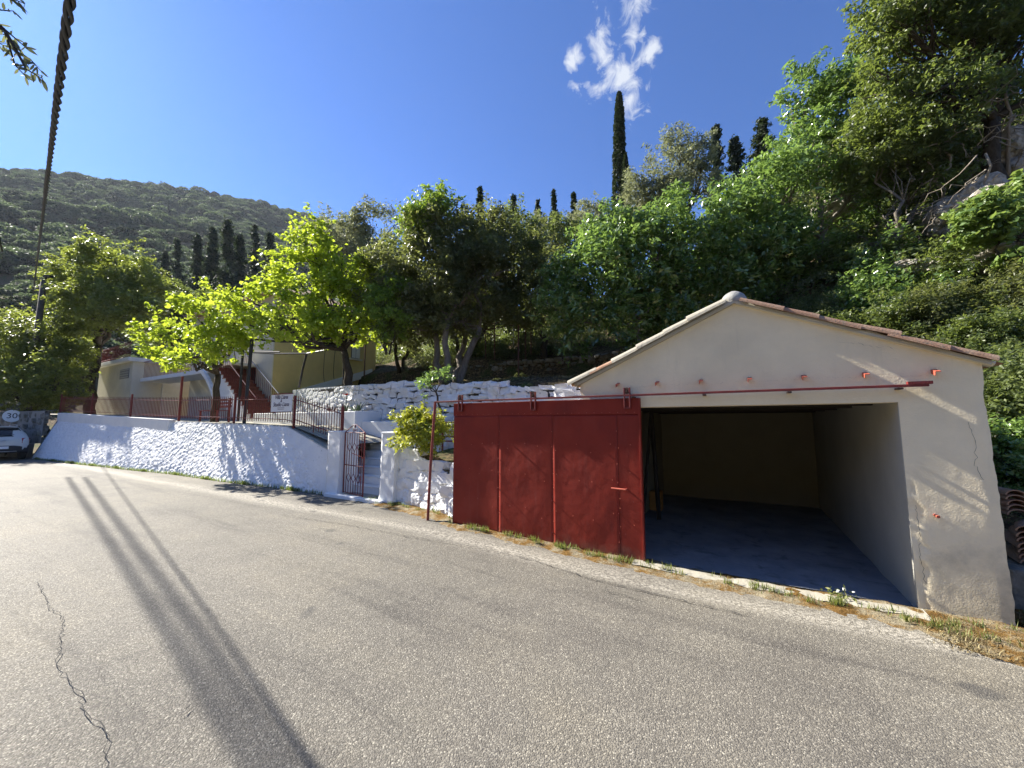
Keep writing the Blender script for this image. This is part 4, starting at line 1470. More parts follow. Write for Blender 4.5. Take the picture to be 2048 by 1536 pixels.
# ================================================================== WHITE STONE WALL of the garden
rwall = empty('garden_stone_wall', W(9, 3.5, 1.7), 'white painted dry stone wall with dark joints holding the garden slope', 'wall')
def gw_top(a): return float(np.interp(a, [3.4, 4.6, 6.9, 9.8, 13.1, 16.2], [2.58, 2.63, 2.76, 2.93, 3.06, 3.06]))
P = [W(3.45, 3.52, 1.5), W(16.2, 3.52, 1.5), W(16.2, 3.52, gw_top(16.2) - .08)] + [W(a, 3.52, gw_top(a) - .08) for a in (13.1, 9.8, 6.9, 4.6, 3.45)]
mb = MB(); mb.prism([x - NV * 0.06 for x in P], NV * 0.41); mb.build('backing', 'joint_dark', rwall)
ss = stone_meshes(14, 'whitewash', 9, 0.88)
n1 = lay_stones(rwall, ss, 3.45, 12.9, lambda a: 1.70, lambda a: gw_top(a) + 0.03, lambda a: 3.40, 0.165, 0.15, 0.40, 0.24, 10, 299, 0.045, 0.985)
mb = MB(); mb.grid(grid_wall(lambda a: (3.36, 1.6), lambda a: (3.46, gw_top(a) - 0.02), 12.2, 16.2, 220, 70, lambda a, z: 0.035 * float(np.clip((14.8 - a) / 2, 0.25, 1)), 25, 0.28, 0.014))
mb.build('plastered_stretch', 'whitewash', rwall, smooth=True, fixn=False)

# dark dry-stone wall higher up the garden
dwall = empty('dry_stone_wall', W(9.0, 9.2, 3.6), 'grey dry stone terrace wall in the shade beneath the trees', 'wall')
def dw0(a): return 3.45
mb = MB(); mb.fbox(4.6, 13.6, 9.42, 9.75, 3.3, 4.45); mb.build('backing', 'joint_dark', dwall)
ds = stone_meshes(8, 'dry_stone', 19, 0.45)
lay_stones(dwall, ds, 4.6, 13.6, lambda a: 3.45, lambda a: 4.55, lambda a: 9.3, 0.2, 0.2, 0.45, 0.28, 20, 250, 0.08)

# ================================================================== HOUSE, ANNEX, STAIRS
def ona(px, py, a):
    """the point of the plane a = const seen at a pixel: returns b, z"""
    r = ray(px, py); q = J0 + a * AV
    t = ((q - CAM) @ AV) / (r @ AV)
    P = CAM + r * t
    return ab(P)[1], float(P[2])
HA, HB, HB1 = 20.0, 4.5, 10.4
house = empty('villa', W(24, 6, 1.8), 'cream and yellow two-storey villa behind the bright green trees', 'house')
mb = MB(); mb.fbox(HA + 0.006, 28.5, HB + 0.02, HB1, 1.4, 7.9); mb.build('wall', 'stucco_yellow', house)
mb = MB(); mb.fbox(HA, 28.5, HB - 0.03, HB + 0.018, 1.4, 7.9); mb.build('front_wall', 'stucco_pale', house)
rf = MB()
o_ = 0.45
e = [W(HA - o_, HB - o_, 7.92), W(28.5 + o_, HB - o_, 7.92), W(28.5 + o_, HB1 + o_, 7.92), W(HA - o_, HB1 + o_, 7.92)]
r_ = [W(HA + 2.6, 7.4, 9.4), W(26, 7.4, 9.4)]
rf.add([x - [0, 0, 0.12] for x in e] + e + r_, [(0, 1, 2, 3), (0, 1, 5, 4), (1, 2, 6, 5), (2, 3, 7, 6), (3, 0, 4, 7), (4, 5, 9, 8), (5, 6, 9), (6, 7, 8, 9), (7, 4, 8)])
rf.build('roof', 'clay_tile', house)
d0 = onf(508, 800, HB - 0.04); d1 = onf(470, 741, HB - 0.04)
mb = MB(); mb.fbox(d0[0], d1[0], HB - 0.06, HB - 0.035, 1.7, d1[1]); dr = mb.build('door', 'dark_opening', house)  # flat panel; its near-black paints in the shade of the open doorway
mb = MB(); mb.fbox(d0[0] - 0.08, d1[0] + 0.3, HB - 1.1, HB - 0.035, d1[1] + 0.02, d1[1] + 0.14); mb.build('door_canopy', 'stucco_pale', house)
w0 = ona(702, 716, HA); w1 = ona(721, 655, HA)
win = MB(); win.fbox(HA - 0.03, HA + 0.01, w0[0], w1[0], w0[1], w1[1]); wn_ = win.build('window', 'dark_opening', house)
for k in range(2):
    bb0 = w0[0] + (w1[0] - w0[0]) * k / 2 + 0.02
    bb1 = w0[0] + (w1[0] - w0[0]) * (k + 1) / 2 - 0.02
    mb = MB(); mb.fbox(HA - 0.07, HA - 0.032, bb0, bb1, w0[1] + 0.03, w1[1] - 0.02); mb.build('shutter', 'shutter_white', wn_, bevel=0.006)
mb = MB(); mb.fbox(HA - 0.12, HA - 0.004, w0[0] - 0.12, w1[0] + 0.12, w0[1] - 0.09, w0[1] - 0.004); mb.build('sill', 'stucco_pale', wn_)
# white sloping plinth along the yellow side wall
q = [ona(600, 778, HA), ona(742, 738, HA), ona(742, 752, HA), ona(600, 792, HA)]
mb = MB(); mb.prism([W(HA - 0.004, b, z) for b, z in q], -AV * 0.12); mb.build('plinth', 'white_paint', house)
# two thin cables hanging down the side wall
for px in (648, 668):
    pts = [W(HA - 0.03, *ona(px + dx, y, HA)) for dx, y in ((3, 690), (0, 715), (-2, 745), (0, 765))]
    mb = MB(); mb.tube(pts, 0.012, 5); mb.build('wall_cable', 'pole_wood', house)

# garden end wall towards the house
mb = MB(); mb.fbox(16.22, 16.42, 3.40, 6.0, 1.4, 3.02); o = mb.build('end_wall', 'white_paint', rwall)

annex = empty('annex', W(34, 4, 2.1), 'low white annex with flat roof slab behind the rounded tree', 'house')
AX0 = onf(263, 760, 2.8)[0]; AX1 = onf(197, 760, 2.8)[0]
AZT = onf(261, 724, 2.8)[1]
mb = MB(); mb.fbox(AX0, AX1, 2.8, 8.0, 1.6, AZT); mb.build('wall', 'stucco_pale', annex)
mb = MB(); mb.fbox(AX0 - 0.22, AX1 + 0.3, 2.52, 8.2, AZT + 0.003, AZT + 0.22); mb.build('roof_slab', 'white_paint', annex, bevel=0.02)
v0 = onf(257, 756, 2.79); v1 = onf(241, 740, 2.79)
mb = MB(); mb.fbox(v0[0], v1[0], 2.782, 2.797, v0[1], v1[1]); vw = mb.build('vent_window', 'grey_concrete', annex)
for k in range(4):
    z = v0[1] + (v1[1] - v0[1]) * (k + 0.5) / 4
    mb = MB(); mb.fbox(v0[0] + 0.03, v1[0] - 0.03, 2.755, 2.78, z - 0.02, z + 0.03); mb.build('slat', 'stucco_grey', vw)
# downstairs doors on the annex flank
for k in range(2):
    mb = MB(); mb.fbox(AX0 - 0.03, AX0 - 0.004, 4.2 + 1.6 * k, 5.1 + 1.6 * k, 1.9, 4.2); mb.build('door', 'shutter_white', annex)
rl = empty('roof_railing', W(34, 2.7, AZT), 'red iron railing along the edge of the annex roof', 'railing')
for a in np.arange(AX0 - 0.1, AX1, 0.16):
    picket(rl, W(a, 2.62), AZT + 0.22, AZT + 1.15)
for h in (0.35, 1.05):
    mb = MB(); mb.tube([W(AX0 - 0.1, 2.62, AZT + h), W(AX1, 2.62, AZT + h)], 0.02, 6); mb.build('rail', 'red_iron', rl)

stairs = empty('outdoor_stairs', W(21, 3.4, 1.8), 'outdoor stairs with red brown treads and white stepped side', 'stairs')
NS = 14
sa0, sa1 = onf(508, 840, 3.2)[0], onf(432, 735, 3.2)[0]
sz0, sz1 = 1.78, onf(432, 735, 3.2)[1]
for k in range(NS):
    a = sa0 + (sa1 - sa0) * k / NS; da = (sa1 - sa0) / NS; z = sz0 + (sz1 - sz0) * (k + 1) / NS
    mb = MB(); mb.fbox(a, a + da, 3.18, 4.36, max(1.6, z - 1.1), z - 0.035); s_ = mb.build('step', 'white_paint', stairs)
    mb = MB(); mb.fbox(a - 0.03, a + da + 0.002, 3.15, 4.36, z - 0.033, z); mb.build('tread', 'red_step_tile', s_)
    mb = MB(); mb.fbox(a - 0.012, a - 0.003, 3.19, 4.35, z - (sz1 - sz0) / NS, z - 0.036); mb.build('riser', 'red_step_tile', s_)
mb = MB(); mb.fbox(sa1, AX0 - 0.25, 3.1, 4.40, sz1 - 0.22, sz1 - 0.01); mb.build('landing', 'white_paint', stairs, bevel=0.02)
for fb, lab in ((3.2, None), (4.32, None)):
    pts = [W(sa0 - 0.1, fb, sz0 + 0.95), W(sa1, fb, sz1 + 0.95), W(AX0 - 0.3, fb, sz1 + 0.95)] if fb < 4 else [W(sa0 - 0.1, fb, sz0 + 0.95), W(sa1, fb, sz1 + 0.95)]
    mb = MB(); mb.tube(pts, 0.022, 6); mb.build('handrail', 'steel_grey' if fb > 4 else 'red_iron', stairs)
    for t in np.linspace(0, 1, 22):
        picket(stairs, W(sa0 + (sa1 - sa0) * t, fb), sz0 + (sz1 - sz0) * t + 0.05, sz0 + (sz1 - sz0) * t + 0.96).name = 'baluster'
for a in np.arange(sa1 + 0.2, AX0 - 0.3, 0.18):
    picket(stairs, W(a, 3.2), sz1, sz1 + 0.96).name = 'baluster'
# curved white parapet left of the tree trunk
V = []
for t in np.linspace(0, 1, 12):
    px = 392 + 34 * t ** 0.8; py = 733 + 57 * t ** 1.6
    a, z = onf(px, py, 3.0)
    V.append([W(a, 3.0, z), W(a, 3.15, z), W(a, 3.15, z - 0.22), W(a, 3.0, z - 0.22), W(a, 3.0, z)])
mb = MB(); mb.grid(np.array(V)); o = mb.build('curved_parapet', 'white_paint', smooth=False)
tag(o, 'curved white stair parapet left of the leaning mulberry trunk', 'parapet')

# red garden bench and table behind the fence
bench = empty('garden_bench', W(18, 1.9, 1.78), 'dark red slatted garden bench behind the picket fence', 'bench')
ba = onf(428, 815, 1.9)[0]
for k in range(4):
    mb = MB(); mb.fbox(ba - 0.8, ba + 0.8, 1.70 + 0.11 * k, 1.79 + 0.11 * k, 2.20, 2.225); mb.build('seat_slat', 'red_iron', bench)
for k in range(3):
    mb = MB(); mb.fbox(ba - 0.8, ba + 0.8, 2.13, 2.15, 2.33 + 0.13 * k, 2.42 + 0.13 * k); mb.build('back_slat', 'red_iron', bench)
for s in (-0.7, 0.7):
    for b in (1.74, 2.13):
        mb = MB(); mb.fbox(ba + s - 0.03, ba + s + 0.03, b - 0.03, b + 0.03, 1.76, 2.198 if b < 2 else 2.7); mb.build('leg', 'red_iron', bench)

# black pipe pergola over the terrace
pg = empty('pipe_pergola', W(15, 2.5, 1.8), 'black iron pipe pergola carrying the bright green crowns', 'pergola')
def pgp(px, py, b):
    a, z = onf(px, py, b); return W(a, b, z)
P1t, P1b = pgp(504, 678, 1.15), pgp(488, 848, 1.15)
mb = MB(); mb.tube([P1b, P1t], 0.055, 8); mb.build('post', 'dark_iron', pg)
p2a, p2z = onf(486, 700, 2.9); mb = MB(); mb.tube([W(p2a, 2.9, 1.8), W(p2a, 2.9, p2z)], 0.05, 8); mb.build('post', 'dark_iron', pg)
C0, C1 = pgp(688, 690, 4.0), pgp(614, 707, 4.0)
mb = MB(); mb.tube([pgp(598, 775, 4.0), pgp(605, 740, 4.0), pgp(612, 712, 4.0), C1], 0.045, 8); mb.build('post', 'dark_iron', pg)
mb = MB(); mb.tube([pgp(686, 770, 4.2), pgp(688, 690, 4.2)], 0.03, 8); mb.build('post', 'dark_iron', pg)
for p_, q_ in ((P1t, pgp(614, 684, 2.6)), (P1t, pgp(435, 698, 2.6)), (pgp(435, 698, 2.6), pgp(560, 704, 3.6)), (pgp(490, 704, 2.9), C1), (C1, C0), (pgp(614, 684, 2.6), pgp(760, 655, 4.2)), (pgp(545, 676, 2.2), pgp(680, 700, 4.2))):
    mb = MB(); mb.tube([p_, (np.asarray(p_) + q_) / 2 - [0, 0, 0.04], q_], 0.035, 6); mb.build('beam', 'dark_iron', pg)

# rusty pipe trellis in the garden
tl = empty('pipe_trellis', W(7.5, 7.0, 3.4), 'rusty pipe trellis in the shaded garden below the dark tree', 'trellis')
for px, yb, yt, b in ((1038, 755, 650, 6.4), (990, 700, 615, 8.6), (972, 700, 650, 9.0), (1052, 700, 640, 9.0), (730, 735, 660, 5.5), (1063, 690, 610, 8.8)):
    a, z0 = onf(px - 1, yb, b); a1_, z1 = onf(px, yt, b)
    mb = MB(); mb.tube([W(a, b, z0 - 0.4), W(a, b, z1)], 0.03, 6); mb.build('post', 'rusty_iron', tl)
for (x0, y0), (x1, y1), b0, b1 in (((745, 650), (890, 676), 5.5, 6.2), ((880, 668), (1060, 645), 6.4, 8.8), ((890, 662), (1090, 625), 7.0, 9.0), ((930, 655), (1000, 672), 8.6, 8.6), ((930, 640), (1090, 622), 8.8, 9.4)):
    p_ = pgp(x0, y0, b0); q_ = pgp(x1, y1, b1)
    mb = MB(); mb.tube([p_, (p_ + q_) / 2 - [0, 0, 0.06], q_], 0.022, 6); mb.build('rail', 'rusty_iron', tl)
mb = MB(); a, z = onf(1027, 684, 8.4); mb.tube([W(a, 8.4, z - 0.1), W(a, 8.4, z + 0.75)], 0.03, 6); tag(mb.build('stake', 'steel_grey', None, loc=W(a, 8.4, z)), 'short pale stake beside the dry stone wall', 'stake')

# red slatted railing behind the yellow-green bush
sr = empty('slat_railing', W(7, 2.2, 1.2), 'dark red slatted railing behind the yellow-green bush', 'railing')
r0 = onf(838, 870, 2.1)[0]; r1 = onf(914, 870, 2.1)[0] - 0.9
for k in range(5):
    z = 1.28 + 0.115 * k
    mb = MB(); mb.fbox(r1, r0, 2.09, 2.12, z, z + 0.035); mb.build('slat', 'red_iron', sr)
for a in (r0 - 0.05, r0 - 0.75, r0 - 1.35, r1 + 0.05):
    mb = MB(); mb.fbox(a - 0.02, a + 0.02, 2.12, 2.15, 0.8, 1.86); mb.build('post', 'red_iron', sr)

# ================================================================== FAR ROADSIDE: stone wall, speed sign, pole, parked car
fw = empty('roadside_wall', W(36, -1.2, 0), 'grey stone wall with concrete foot behind the parked car', 'wall')
fb_ = lambda a: float(np.interp(a, [30.4, 46], [-0.45, -3.6]))
P = [[W(a, fb_(a) - 0.25, 0), W(a, fb_(a) - 0.2, 0.75), W(a, fb_(a) - 0.02, 0.76), W(a, fb_(a), 2.3), W(a, fb_(a) + 0.5, 2.35)] for a in np.linspace(30.4, 46, 40)]
mb = MB(); mb.grid(np.array(P)); mb.build('body', 'grey_concrete', fw)
lay_stones(fw, ds, 30.5, 45, lambda a: 0.78, lambda a: 2.35, fb_, 0.3, 0.3, 0.7, 0.3, 23, 200, 0.06)

sa_, sz_ = onf(24, 832, -1.12)
sc_ = W(sa_, -1.12, sz_)
sp_ = empty('speed_sign', W(sa_, -1.1, 1.6), 'round white sign reading 30 on the wall above the parked car', 'sign')
sdir = unit((CAM - sc_) * [1, 1, 0])
sx = np.cross([0, 0, 1.0], sdir)
mb = MB(); mb.tube([sc_ - sdir * 0.012, sc_ + sdir * 0.012], 0.30, 28); mb.build('disc', 'sign_white', sp_)
mb = MB(); mb.tube([sc_ - sdir * 0.02 - [0, 0, 1.2], sc_ - sdir * 0.02], 0.03, 8); mb.build('pole', 'steel_grey', sp_)
text('lettering', '30', 0.36, sc_ + sdir * 0.016, 'ink_black', sp_, [list(sx), [0, 0, 1], list(sdir)])

# --- car, built in its own frame: x forward, y to its left, z up
car = empty('parked_car', (0, 0, 0), 'white hatchback parked beyond the end of the white road wall', 'car')
def car_part(name, mb, mat, parent=car, smooth=True, bevel=0.0):
    return mb.build(name, mat, parent, smooth=smooth, bevel=bevel)
ST = [  # x, half width, z bottom, z belt, z top, half width top
    (0.00, 0.70, 0.42, 0.80, 0.86, 0.66), (0.04, 0.80, 0.36, 0.92, 0.99, 0.73), (0.14, 0.86, 0.34, 0.99, 1.13, 0.72), (0.30, 0.875, 0.33, 1.02, 1.33, 0.66),
    (0.50, 0.88, 0.32, 1.03, 1.48, 0.61), (0.9, 0.88, 0.32, 1.02, 1.53, 0.60), (1.7, 0.88, 0.32, 1.0, 1.53, 0.60), (2.35, 0.88, 0.32, 0.98, 1.45, 0.60),
    (2.75, 0.88, 0.32, 0.96, 1.22, 0.64), (3.05, 0.875, 0.33, 0.94, 1.01, 0.70), (3.6, 0.86, 0.33, 0.86, 0.93, 0.68), (3.92, 0.78, 0.36, 0.70, 0.80, 0.62), (4.06, 0.62, 0.42, 0.58, 0.66, 0.5)]
G = []
for x, w, zb, zm, zt, wt in ST:
    half = [(0.0, zb), (w * 0.75, zb), (w * 0.95, zb + 0.06), (w, zb + 0.22), (w, zm - 0.14), (w * 0.97, zm), ((w * 0.97 + wt) / 2 + 0.02, (zm + zt) / 2), (wt, zt - 0.06), (wt * 0.85, zt - 0.015), (wt * 0.4, zt), (0.0, zt + 0.004)]
    ring = half + [(-y, z) for y, z in half[-2:0:-1]]
    G.append([(x, y, z) for y, z in ring] + [(x, *ring[0])])
mb = MB(); mb.grid(np.array(G)); n_ = len(G[0])
mb.f.append(tuple(range(n_ - 1))); k0 = (len(G) - 1) * n_; mb.f.append(tuple(k0 + i for i in range(n_ - 2, -1, -1)))
body = car_part('body', mb, 'car_paint')
body.data.materials[0] = MATS['car_paint']
def rear_pt(t, y, off=0.012):   # t runs up the tailgate from the belt to the roof
    xs = np.interp(t, [0, .3, .65, 1], [0.075, 0.16, 0.32, 0.47]); zs = np.interp(t, [0, .3, .65, 1], [1.03, 1.14, 1.345, 1.465])
    return (xs - off * 1.2, y, zs + off)
P = np.array([[rear_pt(t, s * np.interp(t, [0, 0.3, 1], [0.66, 0.66, 0.53])) for s in np.linspace(-1, 1, 9)] for t in np.linspace(0.05, 0.9, 7)])
P[:, :, 0] += 0.05 * (np.linspace(-1, 1, 9) ** 2)[None, :]
mb = MB(); mb.grid(P); rw_ = car_part('rear_window', mb, 'car_glass')
mb = MB(); mb.tube([rear_pt(0.12, 0.05, 0.03), rear_pt(0.25, -0.40, 0.03)], 0.012, 5); car_part('wiper', mb, 'car_black', rw_)
mb = MB(); mb.box((0.40, 0, 1.515), (0.24, 1.02, 0.025)); car_part('spoiler', mb, 'car_paint', bevel=0.01)
for s in (-1, 1):
    P = np.array([[(np.interp(u, [0, 1], [0.02, 0.30]) - 0.0, s * (np.interp(u, [0, 0.45, 1], [0.62, 0.845, 0.892])), z) for u in np.linspace(0, 1, 6)] for z in np.linspace(0.76, 0.985, 5)])
    P[:, :, 0] += 0.03 * np.linspace(0, 1, 5)[:, None] - 0.02
    mb = MB(); mb.grid(P); l_ = car_part('tail_light', mb, 'car_lamp')
    so = l_.modifiers.new('solid', 'SOLIDIFY'); so.thickness = 0.03; so.offset = 0
    mb = MB(); mb.tube([(0.75, s * 0.56, 1.575), (1.3, s * 0.575, 1.585), (2.15, s * 0.56, 1.55)], 0.016, 6)
    for x in (0.78, 2.1):
        mb.tube([(x, s * 0.56, 1.50), (x, s * 0.56, 1.575)], 0.016, 6)
    car_part('roof_rail', mb, 'chrome_grey')
    P = np.array([[(x, s * (np.interp(zz, [0, 1], [0.868, 0.64]) + 0.008), np.interp(zz, [0, 1], [1.03, 1.43])) for x in np.linspace(0.62 + 0.1 * zz, 2.72 - 0.42 * zz, 10)] for zz in np.linspace(0, 1, 4)])
    mb = MB(); mb.grid(P); car_part('side_window', mb, 'car_glass')
    mb = MB(); mb.box((2.45, s * 0.97, 1.03), (0.12, 0.18, 0.12)); car_part('mirror', mb, 'car_paint', bevel=0.03)
    for x in (0.68, 3.25):
        mb = MB(); mb.tube([(x, s * 0.70, 0.315), (x, s * 0.885, 0.315)], 0.315, 24); wh = car_part('wheel', mb, 'tyre', bevel=0.02)
        mb = MB(); mb.tube([(x, s * 0.87, 0.315), (x, s * 0.892, 0.315)], 0.20, 20); car_part('rim', mb, 'chrome_grey', wh)
        mb = MB(); mb.tube([(x + 0.37 * math.cos(t), s * 0.878, 0.33 + 0.37 * math.sin(t)) for t in np.linspace(-0.2, math.pi + 0.2, 14)], 0.035, 6); car_part('wheel_arch', mb, 'car_black')
P = np.array([[(-0.035 + 0.10 * (abs(s) ** 4) + (0.03 if z in (0.34, 0.66) else 0), s * 0.86, z) for s in np.linspace(-1, 1, 13)] for z in (0.34, 0.40, 0.50, 0.60, 0.66)])
mb = MB(); mb.grid(P); car_part('bumper', mb, 'car_black')
mb = MB(); mb.box((-0.045, 0, 0.40), (0.02, 1.0, 0.035)); car_part('bumper_trim', mb, 'chrome_grey')
mb = MB(); mb.box((-0.048, 0, 0.575), (0.012, 0.52, 0.112)); plate = car_part('number_plate', mb, 'sign_white', smooth=False)
mb = MB(); mb.box((-0.01, 0, 0.88), (0.02, 0.34, 0.03)); car_part('boot_handle', mb, 'chrome_grey')
car.location = tuple(W(29.6, -1.78, 0.06)); car.rotation_euler = (0, 0, ROTZ + 0.03)
bpy_loc[car.name] = np.zeros(3)

# pole and aerial cables
pole = empty('utility_pole', at(80, 800, 21) * [1, 1, 0], 'dark wooden utility pole with small lamp rising behind the left bushes', 'pole')
pt = at(88, 560, 21)
mb = MB(); mb.tube([pt * [1, 1, 0], pt], [0.17, 0.12], 10); mb.build('shaft', 'pole_wood', pole, smooth=True)
lh = at(95, 553, 21); mb = MB(); mb.tube([pt - [0, 0, .1], lh], 0.04, 6); mb.box(lh + [0.05, 0, 0], (0.36, 0.2, 0.12)); mb.build('lamp_head', 'dark_iron', pole)
mb = MB(); mb.box(pt - [0, 0, 0.5], (0.7, 0.08, 0.08)); mb.build('cross_arm', 'pole_wood', pole)

def cable(name, label, A_, B_, r, strands, pitch, over=0.35, seed=1):
    g = np.random.default_rng(seed)
    A_, B_ = np.asarray(A_), np.asarray(B_)
    root = empty(name, A_, label, 'cable')
    Q = B_ + (B_ - A_) * over
    L = np.linalg.norm(Q - A_)
    n = int(L / pitch * 9)
    t = np.linspace(0, 1, n)
    c = A_ + (Q - A_) * t[:, None]
    d = (Q - A_) / L
    u = unit(np.cross(d, [0, 0, 1.0])); w = np.cross(u, d)
    loose = 1.0 + 0.35 * vnoise(np.stack([t * L, 0 * t, 0 * t], 1), 1.3, seed)
    for k in range(strands):
        ph = 2 * math.pi * k / strands + t * L / pitch * 2 * math.pi
        rad = r * (0.46 if strands > 1 else 0) * loose * (1 + 0.15 * math.sin(k))
        P = c + u * (np.cos(ph) * rad)[:, None] + w * (np.sin(ph) * rad)[:, None]
        mb = MB(); mb.tube(P, r * (0.52 if strands > 1 else 1), 6)
        mb.build('strand', 'cable_black', root, smooth=True, fixn=False)
    return root
CA, CB = at(66, 590, 21), CAM + ray(140, 0) * 1.45
cable('twisted_cable', 'thick twisted black aerial cable crossing the sky at the left', CA, CB, 0.0150, 3, 0.36)
def high_wire(label, q0, q1):
    g0, g1 = rp(*q0), rp(*q1)
    lift = SUN_DIR * (10.0 / SUN_DIR[2])
    cable('aerial_wire', label, g1 + (g1 - g0) * 0.55 + lift, g0 + lift, 0.036, 1, 0.5, 0.5)
high_wire('thick aerial wire high over the road, the one nearer the sun', (485, 1500), (165, 1000))
high_wire('thick aerial wire high over the road, between the sunward wire and the twisted cable', (562, 1500), (203, 1000))

# ================================================================== TREES
def on_hill(px, Y):
    P = at(px, 845, Y); a, b = ab(P)
    return np.array([P[0], P[1], hz(a, b) - 0.05])

# left: rounded tree, bush-like tree over the car
tree('rounded_tree', 'dark rounded tree with bare trunk in front of the white annex', at(181, 828, 23.5),
     [L3(220, 560, 23.5, 72, 60), L3(165, 552, 23.5, 48), L3(285, 585, 23.5, 50, 45), L3(200, 615, 22.0, 62, 45), L3(230, 518, 23.5, 52, 30), L3(255, 625, 21.6, 55, 35), L3(150, 600, 23.5, 38)],
     'leaf_walnut', 'bark_dark', 1050, 30, 0.22, 0.34, 0.24, 101, up=0.7, fork=0.62, lean=at(198, 690, 23.5), gap=0.36)
tree('roadside_tree', 'dense leafy tree overhanging the parked car at the wall end', at(100, 900, 21.8),
     [L3(40, 700, 21.8, 62), L3(112, 690, 21.8, 58), L3(60, 775, 20.4, 55, 48), L3(118, 765, 20.2, 46, 46), L3(0, 745, 20.4, 55), L3(132, 720, 21.4, 34), L3(100, 648, 21.8, 36, 30), L3(-70, 720, 21.8, 75), L3(20, 660, 22.5, 45, 30)],
     'leaf_walnut', 'bark_dark', 1150, 30, 0.21, 0.34, 0.2, 102, up=0.6, gap=0.33)
# bright mulberries
tree('mulberry_tree', 'bright yellow-green tree with leaning dark trunk behind the picket fence', at(430, 846, 14.8),
     [L3(345, 690, 13.6, 50, 42), L3(402, 642, 12.6, 52, 42), L3(440, 685, 12.4, 48, 38), L3(312, 655, 13.6, 36), L3(385, 715, 12.0, 38, 24), L3(470, 640, 12.2, 46, 40), L3(352, 618, 14.6, 36), L3(420, 600, 14.6, 30)],
     'leaf_mulberry', 'bark_dark', 300, 20, 0.15, 0.22, 0.13, 103, aspect=0.8, dense=1.3, up=0.6, lean=at(436, 748, 14.8), gap=0.50, droop=0.4, gscale=1.4)
tree('mulberry_tree', 'large bright yellow-green tree with forked trunk above the white stone wall', at(700, 776, 14.2),
     [L3(600, 565, 13.8, 66), L3(545, 620, 12.4, 56), L3(660, 600, 13.8, 62), L3(622, 490, 13.8, 36, 46), L3(705, 560, 14, 52), L3(735, 640, 14, 48), L3(560, 650, 11.4, 48, 30), L3(505, 605, 11.6, 44), L3(650, 650, 13.6, 48, 28), L3(762, 585, 14.3, 34), L3(685, 508, 14, 38), L3(500, 650, 11.0, 36, 28), L3(600, 682, 13.4, 50, 12)],
     'leaf_mulberry', 'bark_dark', 800, 22, 0.145, 0.22, 0.15, 104, aspect=0.8, dense=1.3, up=0.6, lean=at(688, 700, 14.2), gap=0.51, droop=0.4, gscale=1.3)
# dark tree in the middle with several stems
dk_base = on_hill(900, 13.6)
tree('dark_tree', 'broad dark evergreen tree with clustered stems in the middle of the garden', dk_base,
     [L3(880, 560, 13.8, 88), L3(805, 600, 13.8, 62), L3(965, 560, 13.8, 84), L3(885, 475, 13.8, 68, 50), L3(1015, 530, 14, 66), L3(965, 470, 14, 56, 44), L3(775, 525, 14, 46), L3(1045, 605, 14, 54), L3(905, 640, 13.6, 62, 36), L3(830, 655, 13.6, 52, 30), L3(1065, 505, 14.4, 44)],
     'leaf_dark', 'bark_grey', 1900, 34, 0.15, 0.30, 0.19, 105, up=0.5, stems=4, fork=0.5, gap=0.36, twigs=110)
tree('slope_tree', 'added dark tree shading the bank behind the stems of the dark evergreen', on_hill(930, 19.5),  # extra canopy, added to keep the bank in shade
     [L3(900, 600, 19, 60), L3(960, 610, 19, 60), L3(1010, 600, 19, 52), L3(860, 640, 18.5, 44), L3(940, 560, 20, 60), L3(1040, 640, 18.5, 40)],
     'leaf_dark', 'bark_dark', 800, 30, 0.18, 0.32, 0.16, 151, up=0.5, stems=2, gap=0.34)
tree('slope_tree', 'added tree shading the bank right of the yellow house wall', on_hill(800, 20.5),  # second added canopy, there to shade the bank
     [L3(800, 600, 20, 55), L3(770, 650, 19.5, 40), L3(840, 640, 19.5, 44), L3(800, 540, 20.5, 50)],
     'leaf_oak', 'bark_dark', 600, 30, 0.18, 0.32, 0.15, 152, up=0.5, stems=2, gap=0.36)
shrub('climbing_vine', 'bright green vine growing out over the top of the dark tree', [L3(870, 432, 13.3, 44, 30), L3(835, 450, 13.3, 30, 32), L3(905, 425, 13.3, 28, 26), L3(880, 405, 13.3, 20, 14)], 'leaf_ivy', 210, 26, 0.15, 0.20, 106, base=at(880, 500, 13.5), cat='vine')
shrub('climbing_vine', 'yellow tipped vine hanging on the left flank of the dark tree', [L3(775, 575, 12.9, 30, 28), L3(760, 620, 12.9, 28, 34), L3(790, 650, 12.9, 30, 34)], 'leaf_ivy', 170, 26, 0.14, 0.18, 107, base=at(775, 700, 13.2), cat='vine')
